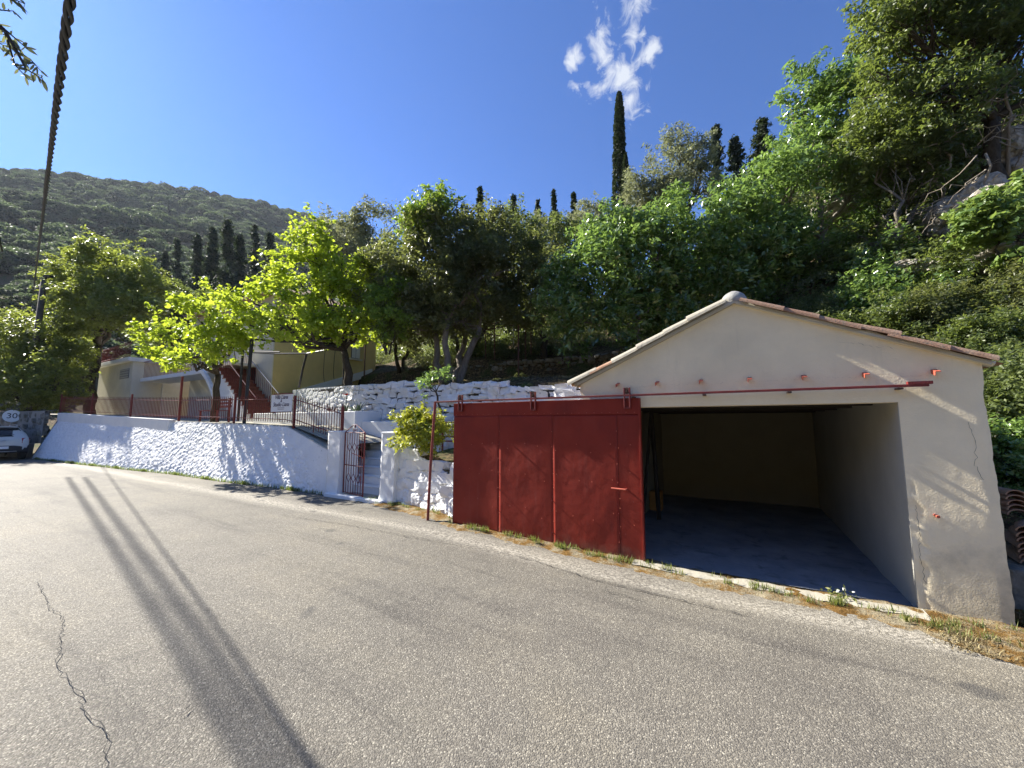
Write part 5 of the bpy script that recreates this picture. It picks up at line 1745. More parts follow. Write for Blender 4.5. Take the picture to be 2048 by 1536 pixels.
# glossy green trees to the right
tree('bay_tree', 'glossy bright green tree rising behind the left end of the garage', on_hill(1275, 12.4),
     [L3(1200, 560, 12, 88), L3(1290, 510, 12, 82), L3(1172, 645, 11.6, 62), L3(1262, 640, 11.8, 72), L3(1345, 600, 12, 66), L3(1390, 530, 12.2, 72), L3(1135, 560, 12, 42), L3(1222, 478, 12.2, 52), L3(1420, 605, 12, 54), L3(1330, 452, 12.4, 52), L3(1110, 620, 11.8, 34)],
     'leaf_bay', 'bark_grey', 1900, 26, 0.185, 0.26, 0.17, 108, dense=1.25, aspect=0.40, up=0.45, gap=0.43, stems=2, twigs=70)
tree('bay_tree', 'tall glossy green tree behind the garage ridge reaching up the slope', on_hill(1590, 12.6),
     [L3(1485, 465, 12, 80), L3(1560, 390, 12, 80), L3(1622, 310, 12.2, 68), L3(1660, 435, 12, 80), L3(1545, 520, 11.8, 72), L3(1640, 540, 11.8, 72), L3(1602, 185, 12.6, 38, 44), L3(1655, 225, 12.4, 58), L3(1475, 565, 11.8, 52), L3(1720, 345, 12.2, 58), L3(1585, 600, 11.5, 62, 48), L3(1700, 590, 11.5, 62), L3(1450, 420, 12.4, 44), L3(1690, 170, 12.6, 40)],
     'leaf_bay', 'bark_grey', 2150, 26, 0.18, 0.26, 0.18, 109, dense=1.25, aspect=0.40, up=0.45, gap=0.44, stems=2, twigs=70)
tree('oak_tree', 'tall dark oak filling the upper corner above the rocky slope', on_hill(2010, 9.6),
     [L3(1830, 85, 9.5, 92), L3(1930, 65, 9.5, 100), L3(1785, 30, 9.5, 56), L3(1985, 150, 9.5, 80), L3(1885, 190, 9.3, 70), L3(2040, 85, 9.5, 90), L3(1765, 150, 9.6, 46), L3(1850, -40, 9.5, 85), L3(2000, -50, 9.5, 95), L3(2090, 180, 9.4, 70)],
     'leaf_oak', 'bark_dark', 1700, 32, 0.125, 0.22, 0.2, 110, up=0.4, gap=0.37, lean=at(1985, 240, 9.6), twigs=90)
tree('oak_tree', 'olive-green oak on the slope left of the rocky outcrop', on_hill(1800, 10.6),
     [L3(1750, 300, 10.6, 66), L3(1830, 300, 10.6, 66), L3(1765, 430, 10.4, 66), L3(1850, 480, 10.2, 60), L3(1800, 560, 10, 60), L3(1895, 340, 10.6, 46), L3(1720, 510, 10.4, 56), L3(1780, 215, 10.8, 50), L3(1850, 400, 10.4, 50)],
     'leaf_oak', 'bark_grey', 1250, 30, 0.13, 0.24, 0.14, 111, up=0.5, gap=0.42, stems=2, twigs=80)
k = 0
for (px, py, Y, r), lab in zip(((1780, 640, 8.4, 62), (1885, 625, 8.0, 66), (1965, 670, 7.2, 58), (2040, 610, 7.6, 60), (1700, 660, 9.0, 50), (1640, 640, 9.6, 48)),
        ('grey-green shrub behind the right slope of the garage roof', 'grey-green shrub above the right eave tiles', 'grey-green shrub at the right eave corner of the garage', 'grey-green shrub at the picture edge below the pale rock', 'grey-green shrub behind the middle of the right roof slope', 'grey-green shrub close behind the ridge of the garage')):
    k += 1
    shrub('slope_shrub', lab, [L3(px, py, Y, r, r * 0.7), L3(px - r * 0.5, py + 20, Y - 0.2, r * 0.6), L3(px + r * 0.5, py + 15, Y - 0.2, r * 0.6)], 'leaf_oak' if k % 2 else 'leaf_dark', 420, 34, 0.07, 0.15, 120 + k, 'shrubs on the slope behind the garage', gap=0.44, gscale=1.6)
tree('slope_tree', 'dark leafy tree filling the slope between garage eave and pale rock', on_hill(1930, 8.9),
     [L3(1900, 590, 8.6, 60), L3(1960, 600, 8.4, 60), L3(1850, 640, 8.4, 56), L3(1930, 660, 8.0, 56), L3(2020, 640, 7.9, 60), L3(1800, 690, 8.2, 50), L3(1890, 540, 8.8, 42)],
     'leaf_oak', 'bark_dark', 900, 32, 0.085, 0.17, 0.1, 135, up=0.5, gap=0.45, stems=3, twigs=60, gscale=1.4)
tree('bay_tree', 'dense glossy green tree close behind the right slope of the garage roof', on_hill(1800, 9.6),
     [L3(1745, 610, 9.2, 58), L3(1815, 560, 9.4, 60), L3(1870, 600, 9.0, 56), L3(1800, 655, 8.8, 56), L3(1700, 640, 9.4, 44), L3(1760, 520, 9.8, 48), L3(1870, 665, 8.4, 46)],
     'leaf_bay', 'bark_dark', 900, 26, 0.12, 0.19, 0.12, 136, up=0.45, gap=0.44, stems=2, twigs=50, gscale=1.3, dense=1.3, aspect=0.42)
tree('oak_tree', 'dark small-leaved oak at the picture edge beside the garage eave', on_hill(2010, 7.9),
     [L3(1985, 640, 7.6, 56), L3(2040, 590, 7.6, 56), L3(2035, 690, 7.2, 52), L3(1940, 690, 7.4, 40), L3(2080, 650, 7.2, 60)],
     'leaf_dark', 'bark_dark', 700, 30, 0.085, 0.16, 0.1, 137, up=0.45, gap=0.43, stems=2, twigs=50, gscale=1.5)
shrub('fig_shrub', 'pale green fig shrub growing beside the rock at the picture edge', [L3(1985, 440, 7.8, 50, 36), L3(2040, 470, 7.6, 50, 44), L3(2035, 410, 7.8, 40, 30)], 'leaf_fig', 260, 22, 0.12, 0.15, 130, aspect=0.7, gscale=2.0)
k = 0
for (px, py, Y, r), lab in zip(((2015, 800, 5.6, 34), (2045, 880, 5.2, 40), (2008, 735, 6.2, 34), (2050, 960, 5.0, 34), (2060, 760, 5.6, 50)),
        ('leafy bush at the garage side below the eave', 'leafy bush low beside the garage wall', 'leafy bush peeping over the right eave', 'leafy bush above the stacked roof tiles', 'leafy bush beyond the garage side wall at the picture edge')):
    k += 1
    shrub('side_bush', lab, [L3(px, py, Y, r, r), L3(px + r, py + 8, Y, r), L3(px + r * 0.3, py + r * 0.7, Y, r)], 'leaf_shrub' if k % 2 else 'leaf_bay', 170, 26, 0.07, 0.10, 140 + k, 'bushes beside the garage', gap=0.36, gscale=2.5)

# skyline: cypresses, olives, pines
def cypress(name, label, px, yt, yb, hw, Y, seed, cat='tree', group=None, mat='leaf_cypress', ragged=0.12, power=0.6, size=None):
    g = np.random.default_rng(seed)
    top, bot = at(px, yt, Y), at(px + 2, yb, Y)
    kx = Y / ray(px, yt)[1] / FPX
    R = hw * kx; H = top[2] - bot[2]
    root = empty(name, bot, label, cat, group)
    n = int(np.clip(R * H * 1500 / max(0.06, (size or 0.2)) * 0.2, 2500, 12000))
    t = g.uniform(0, 1, n) ** 0.8
    prof = np.clip(t / 0.08, 0, 1) ** 0.5 * (1 - t) ** power + 0.06
    lob = 1 + ragged * 2 * (vnoise(np.stack([t * H / 0.7, g.integers(0, 5, n) * 3.1, 0 * t], 1), 1.0, seed) - 0.5)
    th = g.uniform(0, 2 * math.pi, n)
    clump = 0.75 + 0.5 * vnoise(np.stack([np.cos(th) * 2.5, np.sin(th) * 2.5, t * H / (R * 0.9)], 1), 1.6, seed + 2)
    rad = R * prof * lob * clump * (0.5 + 0.5 * g.uniform(0, 1, n) ** 0.35)
    P = bot + np.stack([np.cos(th) * rad, np.sin(th) * rad, t * H], 1)
    P[:, 0] += (top[0] - bot[0]) * t; P[:, 1] += (top[1] - bot[1]) * t
    out = np.stack([np.cos(th), np.sin(th), 0.5 + 0 * th], 1)
    V, T, ti = leaf_arrays(P, unit(out), size or R * 0.28, 0.5, 0.6, g)
    link('crown', fast_mesh('crown', V - bot, T, mat, ti), root)
    mb = MB(); mb.tube([bot - [0, 0, 6], bot + (top - bot) * 0.85], [R * 0.16, R * 0.03], 7); mb.build('trunk', 'bark_dark', root, smooth=True)
    return root
def conifer(name, label, px, yt, yb, hw, Y, seed, group=None, nb=90, leaf=0.24, power=0.85):
    """whorled ragged branches on a straight stem"""
    g = np.random.default_rng(seed)
    top, bot = at(px, yt, Y), at(px + 2, yb, Y)
    R = hw * Y / ray(px, yt)[1] / FPX; H = top[2] - bot[2]
    root = empty(name, bot, label, 'tree', group)
    t = np.sort(g.uniform(0.02, 0.98, nb)); th = g.uniform(0, 2 * math.pi, nb)
    Lb = R * ((1 - t) ** power * 0.97 + 0.03) * g.uniform(0.3, 1.5, nb)
    per = 30
    u = g.uniform(0.05, 1, (nb, per)) ** 0.8
    el = g.uniform(0.15, 0.75, nb)
    d = np.stack([np.cos(th) * np.cos(el), np.sin(th) * np.cos(el), np.sin(el)], 1)
    P = bot + (top - bot) * t[:, None]
    Q = (P[:, None] + d[:, None] * (Lb[:, None] * u)[..., None] + g.normal(0, 1, (nb, per, 3)) * (0.13 * R * (1.1 - 0.7 * u))[..., None]).reshape(-1, 3)
    # leading shoot
    k = 120
    lt = g.uniform(0.8, 1.0, k)
    Q = np.vstack([Q, bot + (top - bot) * lt[:, None] + g.normal(0, 0.08 * R, (k, 3)) * (1.2 - lt[:, None])])
    out = unit(Q - (bot + (top - bot) * np.clip((Q[:, 2:3] - bot[2]) / H, 0, 1)) + [0, 0, 0.1])
    V, T, ti = leaf_arrays(Q, out, leaf, 0.4, 0.5, g)
    link('crown', fast_mesh('crown', V - bot, T, 'leaf_cypress', ti), root)
    mb = MB(); mb.tube([bot - [0, 0, 6], bot + (top - bot) * 0.96], [R * 0.14, R * 0.02], 7); mb.build('trunk', 'bark_dark', root, smooth=True)
    return root
cypress('cypress_tree', 'tall slender dark cypress standing against the white cloud', 1238, 184, 470, 15, 30, 201, power=0.42, ragged=0.06, size=0.26)
cypress('cypress_tree', 'short cypress tucked against the tall slender one', 1251, 308, 450, 11, 29, 202, size=0.24)
for i, (px, yt, yb, hw, lab) in enumerate(((960, 384, 470, 17, 'ragged dark conifer topping the middle dark tree'), (1027, 402, 470, 19, 'stout dark conifer right of the ragged one on the skyline'), (1075, 410, 470, 12, 'small dark conifer between stout and pointed conifers on the skyline'),
        (1107, 388, 480, 13, 'pointed thin cypress among the skyline conifers'), (1147, 393, 480, 15, 'dark cypress nearest the olive crowns on the skyline'))):
    conifer('conifer_tree', lab, px, yt - 9, yb, hw * 1.1, 27, 210 + i, 'skyline conifers', 80, 0.24, 1.0)
for i, (px, yt, yb, hw, lab) in enumerate(((1432, 250, 420, 20, 'narrow dark conifer right of the airy olive tree'), (1470, 275, 400, 26, 'dark bushy conifer left of the tallest dark conifer'), (1522, 238, 400, 32, 'tall dark bushy conifer left of the glossy green tree'))):
    conifer('conifer_tree', lab, px, yt, yb, hw, 24, 220 + i, 'dark conifers on the upper slope', 130, 0.26, 0.5)
tree('olive_tree', 'airy grey-green tree beside the tall cypress', at(1392, 470, 22),
     [L3(1340, 330, 22, 44), L3(1302, 372, 22, 42), L3(1385, 312, 22, 40), L3(1335, 405, 22, 48), L3(1405, 372, 22, 36), L3(1360, 285, 22, 26), L3(1270, 400, 22, 30), L3(1395, 275, 22, 22)],
     'leaf_olive', 'bark_dark', 760, 26, 0.20, 0.32, 0.16, 230, gap=0.46, fork=0.35, aspect=0.35)
tree('olive_tree', 'grey-green olive crown on the skyline left of the dark tree', at(720, 640, 22),
     [L3(690, 475, 22, 44), L3(742, 448, 22, 34), L3(720, 520, 22, 50), L3(665, 520, 22, 34), L3(790, 450, 22.5, 30), L3(640, 480, 23, 28)],
     'leaf_olive', 'bark_dark', 620, 26, 0.20, 0.32, 0.15, 231, gap=0.42, aspect=0.35)
tree('olive_tree', 'round olive crown on the skyline between dark cypress and tall cypress', at(1185, 520, 24),
     [L3(1185, 432, 24, 32, 24), L3(1150, 470, 23, 40, 30), L3(1215, 465, 23, 40, 30), L3(1090, 480, 22, 40, 34), L3(1060, 500, 21, 36, 34)],
     'leaf_olive', 'bark_dark', 560, 26, 0.20, 0.32, 0.15, 232, gap=0.36, aspect=0.35)
tree('slope_tree', 'pale leafy tree between the rounded tree and the mulberries', at(380, 720, 26),
     [L3(372, 605, 26, 42, 36), L3(335, 640, 26, 36), L3(405, 620, 26, 34), L3(360, 660, 26, 40, 30), L3(300, 660, 26, 34, 28)],
     'leaf_shrub', 'bark_dark', 520, 26, 0.24, 0.36, 0.16, 233, gap=0.38)
tree('slope_tree', 'green undergrowth tree between dark tree and glossy tree', on_hill(1090, 17),
     [L3(1090, 560, 17, 50), L3(1060, 610, 16.5, 44), L3(1110, 480, 18, 44), L3(1040, 470, 19, 44), L3(1150, 520, 17, 44), L3(990, 500, 18, 40)],
     'leaf_shrub', 'bark_dark', 620, 28, 0.17, 0.30, 0.14, 234, gap=0.36)
for i, (px, yt, yb, hw, Y) in enumerate(((395, 470, 620, 20, 62), (425, 455, 620, 22, 60), (455, 440, 640, 30, 56), (480, 470, 640, 22, 58), (510, 450, 640, 20, 64), (540, 465, 640, 22, 60), (355, 480, 610, 16, 70), (330, 500, 600, 14, 74), (338, 412, 445, 4, 260))):
    lab = ['dark conifer on the lower mountain side, %s' % s for s in ('right of the rounded tree', 'second right of the rounded tree', 'tallest and darkest of its row', 'just right of the tallest', 'left of the mulberry top', 'touching the mulberry top', 'above the right rim of the rounded tree', 'above the crown of the rounded tree')]
    conifer('conifer_tree', lab[i] if i < 8 else 'lone thin cypress far up the wooded mountain side', px, yt, yb, hw * 1.1, Y, 240 + i, 'dark conifers below the mountain' if i < 8 else None, 120, 0.6 if i < 8 else 1.0, 0.8)

# yellow-green bush on the low wall, little tree in front of the stone wall
shrub('yellow_bush', 'yellow-green bush spilling over the low wall beside the gate pillar', [L3(835, 855, 7.9, 36, 26), L3(815, 885, 7.7, 22, 20), L3(855, 875, 7.8, 26, 22), L3(880, 846, 8.0, 18, 10), L3(908, 872, 8.1, 12, 14), L3(812, 845, 7.9, 18, 14)], 'leaf_yellow', 300, 22, 0.085, 0.10, 301, base=W(7.3, 0.9, 1.0), gscale=3, aspect=0.42, gap=0.32, trunk_r=0.025)
tree('young_tree', 'small dark stemmed tree in front of the white stone wall', at(884, 835, 9.4) , [L3(868, 762, 9.4, 22, 16), L3(850, 775, 9.4, 18, 12), L3(890, 752, 9.5, 16, 14), L3(845, 760, 9.5, 12, 9)],
     'leaf_bay', 'bark_dark', 60, 14, 0.085, 0.085, 0.03, 302, fork=0.7, gscale=3, twigs=16)

# agaves and the red flower on the planter
def rosette(name, label, base, n, L, w, mat, seed, cat='plant', group=None):
    g = np.random.default_rng(seed)
    base = np.asarray(base, float)
    root = empty(name, base, label, cat, group)
    for k in range(n):
        th = 2.4 * k; el = g.uniform(0.6, 1.35)
        d = np.array([math.cos(th) * math.cos(el), math.sin(th) * math.cos(el), math.sin(el)])
        s = np.array([-math.sin(th), math.cos(th), 0])
        l = L * g.uniform(0.7, 1.1)
        P = []
        for t in np.linspace(0, 1, 6):
            c = base + d * l * t - np.array([0, 0, 1]) * 0.25 * l * t * t * math.cos(el)
            ww = w * (1 - t) ** 0.6 * (0.7 + 0.6 * t)
            nrm = np.cross(s, d)
            P.append([c + s * ww, c - nrm * ww * 0.4, c - s * ww])
        mb = MB(); mb.grid(np.array(P)); mb.build('leaf', mat, root, smooth=True)
    return root
M_ag = mat_simple('agave_green', (0.10, 0.14, 0.07), 0.6, 0, 0.25, 8)
rosette('agave', 'spiky grey-green agave on the planter corner by the steps', W(11.7, 2.72, 2.0), 13, 0.55, 0.035, 'agave_green', 1)
rosette('agave', 'small spiky agave at the foot of the white stone wall', W(9.35, 3.05, 1.70), 10, 0.42, 0.03, 'agave_green', 2)
rosette('agave', 'brown spiky plant on the planter behind the name board', W(13.1, 2.8, 2.0), 16, 0.5, 0.03, 'rusty_iron', 3)
fl = rosette('red_lily', 'red lily in bloom on the planter behind the sloping fence', W(12.35, 2.8, 2.0), 7, 0.5, 0.03, 'agave_green', 4)
mb = MB()
fc = W(12.35, 2.8, 2.62)
for k in range(6):
    th = k * math.pi / 3
    d = np.array([math.cos(th), math.sin(th), 0.5]); s = np.array([-math.sin(th), math.cos(th), 0])
    mb.add([fc, fc + d * 0.09 + s * 0.04, fc + d * 0.15, fc + d * 0.09 - s * 0.04], [(0, 1, 2, 3)])
mb.build('bloom', 'flower_red', fl)
mb = MB(); mb.tube([W(12.35, 2.8, 2.0), fc], 0.012, 5); mb.build('stem', 'agave_green', fl)

# roof tiles stacked beside the garage
stk = [('lower', W(-0.85, 0.95, 0.36)), ('upper', W(-0.95, 1.25, 0.80))]
mb = MB(); mb.fbox(-2.2, -0.78, 0.45, 1.9, -0.1, 0.34); o = mb.build('stone_plinth', 'dry_stone', bevel=0.03)
tag(o, 'dark stone block under the stacked roof tiles beside the garage', 'plinth')
loose = tile_mesh('roof_tile', 0.46, 0.10, 0.085, 'clay_tile', flat=0.7)
g = np.random.default_rng(77)
for k in range(12):
    row = 'lower' if k < 7 else 'upper'
    i = k if k < 7 else k - 7
    pos = ('bottom', 'second', 'third', 'fourth', 'fifth', 'sixth', 'top')[i] if row == 'lower' else ('bottom', 'second', 'third', 'fourth', 'top')[i]
    o = bpy.data.objects.new('stacked_tile', loose); COL.objects.link(o)
    base = W(-1.02, 0.62, 0.36 + 0.052 * i) if row == 'lower' else W(-1.10, 0.95, 0.78 + 0.05 * i)
    ex = unit(NV * (0.9 if row == 'lower' else 1.0) - AV * (0.25 if row == 'lower' else -0.15))
    ez = np.array([0, 0, 1.0]); ey = np.cross(ez, ex)
    R = Matrix([list(ex), list(ey), list(ez)]).transposed() @ Euler((g.normal(0, 0.05), g.normal(0, 0.05), g.normal(0, 0.06))).to_matrix()
    o.matrix_world = Matrix.Translation(Vector(base.tolist())) @ R.to_4x4()
    tag(o, 'curved clay tile, %s of the %s stack beside the garage' % (pos, row), 'roof tile', 'clay tiles stacked beside the garage')

# pale rock on the slope
def rock(name, label, c, r, seed):
    bm = bmesh.new(); bmesh.ops.create_icosphere(bm, subdivisions=5, radius=1.0)
    V = np.array([v.co[:] for v in bm.verts])
    n = fbm(V + seed * 3.1, 2.2, 6, seed) - 0.5
    F1, F2 = worley(np.c_[V[:, 0] * 2 + V[:, 1], V[:, 2] * 2 + V[:, 1]] + seed, seed)
    V = V * (1 + n * 0.9 + (sstep(F2 - F1, 0, 0.25) - 0.5) * 0.12)[:, None] * np.array(r)
    for v, q in zip(bm.verts, V):
        v.co = q
    me = bpy.data.meshes.new(name); bm.to_mesh(me); bm.free(); me.materials.append(MATS['limestone'])
    return tag(link(name, me, None, c), label, 'rock', 'limestone on the slope')
for i, (px, py, Y, rx, rz, lab) in enumerate(((2000, 525, 8.6, 0.7, 0.30, 'sunlit pale limestone outcrop at the picture edge below the fig shrub'), (1950, 425, 9.6, 0.8, 0.7, 'grey limestone face behind the bare branches'),
        (1800, 550, 9.6, 0.45, 0.25, 'limestone ledge below the olive-green oak'), (1690, 420, 12.9, 0.9, 0.5, 'limestone patch between glossy tree and olive-green oak'), (2030, 330, 10.4, 1.1, 1.0, 'shaded limestone beside the oak trunk'))):
    rock('limestone_rock', lab, at(px, py, Y), (rx, 0.9, rz), 400 + i)
# bare dead branches in front of the rock
g = np.random.default_rng(55)
for i, (px, py, Y, n, lab) in enumerate(((1990, 370, 8.9, 26, 'tangle of bare grey branches hanging over the rock'), (1895, 330, 9.8, 16, 'bare twisted branches beside the olive-green oak'), (2030, 240, 9.2, 20, 'dry twigs hanging below the oak crown'))):
    c = at(px, py, Y)
    root = empty('dead_branches', c, lab, 'branches', 'bare branches on the slope')
    mb = MB()
    for k in range(n):
        p = c + g.normal(0, 1, 3) * [0.55, 0.4, 0.5]
        q = p + unit(g.normal(0, 1, 3) + [-0.5, 0, -0.8]) * g.uniform(0.4, 1.3)
        pts = limb(mb, p, q, 0.016, 0.005, g, 5, 7, 0.09)
        limb(mb, pts[3], pts[3] + unit(g.normal(0, 1, 3)) * 0.4, 0.007, 0.003, g, 4, 4, 0.1)
    mb.build('twigs', 'dead_wood', root, smooth=True, fixn=False)
    mb = MB(); limb(mb, c + [0.3, 0.5, -1.2], c + [0, 0.1, 0.9], 0.05, 0.025, g, 7, 8, 0.05); mb.build('limb', 'dead_wood', root, smooth=True, fixn=False)

# ================================================================== SCATTER (uncountable stuff)
def scatter(name, pts, sc, meshes, label, cat, seed):
    g = np.random.default_rng(seed)
    coll = bpy.data.collections.new(name + '_sources')
    for k, me in enumerate(meshes):
        coll.objects.link(bpy.data.objects.new('%s_source' % name, me))
    me = bpy.data.meshes.new(name)
    me.from_pydata(np.asarray(pts).tolist(), [], [])
    a = me.attributes.new('sc', 'FLOAT', 'POINT'); a.data.foreach_set('value', np.asarray(sc, dtype=np.float32))
    a = me.attributes.new('rt', 'FLOAT_VECTOR', 'POINT')
    rt = np.zeros((len(pts), 3), np.float32); rt[:, 2] = g.uniform(0, 6.28, len(pts)); rt[:, :2] = g.normal(0, 0.12, (len(pts), 2))
    a.data.foreach_set('vector', rt.ravel())
    o = link(name, me)
    ng = bpy.data.node_groups.new(name + '_nodes', 'GeometryNodeTree')
    ng.interface.new_socket('Geometry', in_out='INPUT', socket_type='NodeSocketGeometry')
    ng.interface.new_socket('Geometry', in_out='OUTPUT', socket_type='NodeSocketGeometry')
    N = ng.nodes
    gi, go = N.new('NodeGroupInput'), N.new('NodeGroupOutput')
    ip = N.new('GeometryNodeInstanceOnPoints'); ci = N.new('GeometryNodeCollectionInfo')
    ci.inputs['Collection'].default_value = coll
    ci.inputs['Separate Children'].default_value = True
    ci.inputs['Reset Children'].default_value = True
    ip.inputs['Pick Instance'].default_value = True
    na = N.new('GeometryNodeInputNamedAttribute'); na.data_type = 'FLOAT'; na.inputs['Name'].default_value = 'sc'
    nr = N.new('GeometryNodeInputNamedAttribute'); nr.data_type = 'FLOAT_VECTOR'; nr.inputs['Name'].default_value = 'rt'
    rv = N.new('FunctionNodeRandomValue'); rv.data_type = 'INT'
    rv.inputs[4].default_value = 0; rv.inputs[5].default_value = len(meshes) - 1
    Lk = ng.links
    Lk.new(gi.outputs[0], ip.inputs['Points']); Lk.new(ci.outputs[0], ip.inputs['Instance'])
    Lk.new(na.outputs['Attribute'], ip.inputs['Scale']); Lk.new(nr.outputs['Attribute'], ip.inputs['Rotation'])
    Lk.new(rv.outputs[2], ip.inputs['Instance Index'])
    Lk.new(ip.outputs[0], go.inputs[0])
    mo = o.modifiers.new('scatter', 'NODES'); mo.node_group = ng
    return tag(o, label, cat, kind='stuff')

def blob_mesh(name, R, squash, nleaf, leaf, leafmat, seed, core=True):
    g = np.random.default_rng(seed)
    d = unit(g.normal(0, 1, (nleaf, 3))); d[:, 2] = np.abs(d[:, 2]) * 1.0 - 0.25
    d = unit(d)
    lump = 0.72 + 0.55 * vnoise(d * 1.9 + seed, 1.0, seed)
    r = R * lump * (0.72 + 0.28 * g.uniform(0, 1, nleaf) ** 0.5)
    P = d * r[:, None] * np.array([1, 1, squash]); P[:, 2] += R * squash * 0.35
    V, T, ti = leaf_arrays(P, d, leaf, 0.7, 0.5, g)
    return fast_mesh(name, V, T, leafmat, ti)

# wooded mountain
M_f1 = mat_leaf('leaf_forest', (0.018, 0.036, 0.020), (0.050, 0.082, 0.040), (0.105, 0.142, 0.070), 0.32, (0.24, 0.32, 0.13), 0.6, 0.3)
M_f2 = mat_leaf('leaf_forest_dark', (0.014, 0.024, 0.014), (0.030, 0.044, 0.022), (0.055, 0.07, 0.034), 0.15, (0.08, 0.11, 0.04), 0.7, 0.2)
fm = [blob_mesh('forest_crown', 3.6, 0.75, 1500, 0.62, 'leaf_forest', 500 + i) for i in range(4)] + [blob_mesh('forest_crown', 2.8, 1.1, 1400, 0.6, 'leaf_forest_dark', 510)]
g = np.random.default_rng(9)
n = 15000
az = np.radians(g.uniform(-62, 16, n)); r = np.sqrt(g.uniform(62 ** 2, 545 ** 2, n))
x, y = r * np.sin(az), r * np.cos(az)
z = ground_z(x, y)
ka, kb = (x - J0[0]) * AV[0] + (y - J0[1]) * AV[1], (x - J0[0]) * NV[0] + (y - J0[1]) * NV[1]
ok = ~((kb < 62) & (kb > -25) & (ka < 75))
pts = np.stack([x, y, z - 0.3], 1)[ok]
patch = fbm(pts, 1 / 45.0, 3, 77)
keep = (patch > 0.36) | (g.uniform(0, 1, len(pts)) < 0.35)
pts, rk, patch = pts[keep], r[ok][keep], patch[keep]
scatter('mountain_forest', pts, np.exp(g.normal(-0.2, 0.32, len(pts))) * (0.8 + 0.4 * patch) * np.interp(rk, [60, 200, 545], [0.85, 1.0, 1.15]), fm, 'dense evergreen maquis covering the mountain side', 'forest', 1)

# undergrowth on the garden hillside
um = [blob_mesh('undergrowth_clump', 0.7, 0.8, 1500, 0.055, 'leaf_dark', 520), blob_mesh('undergrowth_clump', 0.6, 0.7, 1300, 0.06, 'leaf_oak', 521), blob_mesh('undergrowth_clump', 0.6, 1.0, 1200, 0.06, 'leaf_dark', 522), blob_mesh('undergrowth_clump', 0.5, 1.2, 1000, 0.05, 'leaf_oak', 523)]
pts, sc = [], []
for k in range(2600):
    a = g.uniform(-16, 34); b = g.uniform(3.9, 46)
    if a > -1.2 and a < 4.0 and b < 6.0: continue
    if a > 16.2 and b < 11.5: continue
    if b < 9.3 and a > 3 and g.uniform() < 0.93: continue
    if 4.4 < a < 13.8 and 8.9 < b < 9.9: continue
    P = W(a, b, hz(a, b)); pts.append(P - [0, 0, 0.1]); sc.append(g.uniform(0.5, 1.3) * (0.4 if b < 9.3 and a > 3 else 1.0 + 0.02 * b))
for k in range(260):
    a = g.uniform(-9, -0.9); b = g.uniform(1.6, 9)
    P = W(a, b, hz(a, b)); pts.append(P - [0, 0, 0.1]); sc.append(g.uniform(0.45, 0.95))
scatter('undergrowth', pts, sc, um, 'low leafy undergrowth spread over the garden slope', 'undergrowth', 2)

# weeds and dry grass along the verge and wall feet
def blades(n, posf, h, w, mat, name, label, seed, bend=0.5):
    g = np.random.default_rng(seed)
    P = np.array([posf(g) for _ in range(n)])
    th = g.uniform(0, 6.28, n)
    d = np.stack([np.cos(th), np.sin(th), 0 * th], 1); s = np.stack([-np.sin(th), np.cos(th), 0 * th], 1)
    H = h * g.uniform(0.4, 1.3, (n, 1)); ww = w * g.uniform(0.6, 1.3, (n, 1))
    tip = P + d * H * bend * g.uniform(0.2, 1.2, (n, 1)) + np.array([0, 0, 1]) * H
    mid = P + d * H * 0.2 + np.array([0, 0, 1]) * H * 0.55
    V = np.stack([P - s * ww, P + s * ww, mid + s * ww * 0.8, mid - s * ww * 0.8, tip], 1).reshape(-1, 3)
    k = np.arange(n) * 5
    T = np.concatenate([np.stack([k, k + 1, k + 2], 1), np.stack([k, k + 2, k + 3], 1), np.stack([k + 3, k + 2, k + 4], 1)])
    me = fast_mesh(name, V, T, mat, np.repeat(g.uniform(0, 1, n), 5))
    return tag(link(name, me), label, 'weeds', kind='stuff')
tufts = [(a, b) for a, b in zip(g.uniform(-6, 8.5, 130), g.uniform(0, 1, 130))]
def vpos(g):
    a, t = tufts[g.integers(len(tufts))]
    a = a + g.normal(0, 0.04)
    e = float(verge_edge(a)); inner = -0.10 if a < 5.6 and a > -0.6 else (float(wall_base_b(a)) - 0.02 if a > 0 else 0.5)
    b = e + (inner - e) * (0.35 + 0.65 * t) + g.normal(0, 0.02)
    return W(a, b, float(road_z(a)) + 0.02)
blades(3600, vpos, 0.075, 0.0035, 'leaf_grass', 'verge_weeds', 'tufts of dry and green weeds along the verge', 61)
def wpos(g):
    a = g.uniform(9.9, 30); a = a + 0.3 * math.sin(a * 3.1)
    return W(a, float(wall_base_b(a)) - 0.03 + g.normal(0, 0.02), float(road_z(a)))
blades(3000, wpos, 0.10, 0.006, 'leaf_oak', 'wall_foot_weeds', 'dark weeds along the foot of the white road wall', 62)
def rpos(g):
    a = g.uniform(-3.5, -0.05) if g.uniform() < 0.75 else -0.1 + g.normal(0, 0.1)
    b = g.uniform(-0.75, -0.05) if a > -0.7 else g.uniform(-0.9, 0.6)
    return W(a, b, float(road_z(a)) + 0.03)
blades(1500, rpos, 0.04, 0.003, 'leaf_dry', 'dry_grass', 'dry straw-coloured grass at the foot of the right garage pier', 63, 1.2)
def leafpos(n, posf, size, mat, name, label, seed, up=1.5):
    g = np.random.default_rng(seed)
    P = np.array([posf(g) for _ in range(n)])
    V, T, ti = leaf_arrays(P, np.tile([0, 0, 1.0], (n, 1)), size, 0.5, up, g)
    return tag(link(name, fast_mesh(name, V, T, mat, ti)), label, 'litter', kind='stuff')
leafpos(2600, lambda g: rpos(g) - [0, 0, 0.008], 0.022, 'leaf_dry', 'leaf_litter', 'brown leaf litter on the verge', 64)
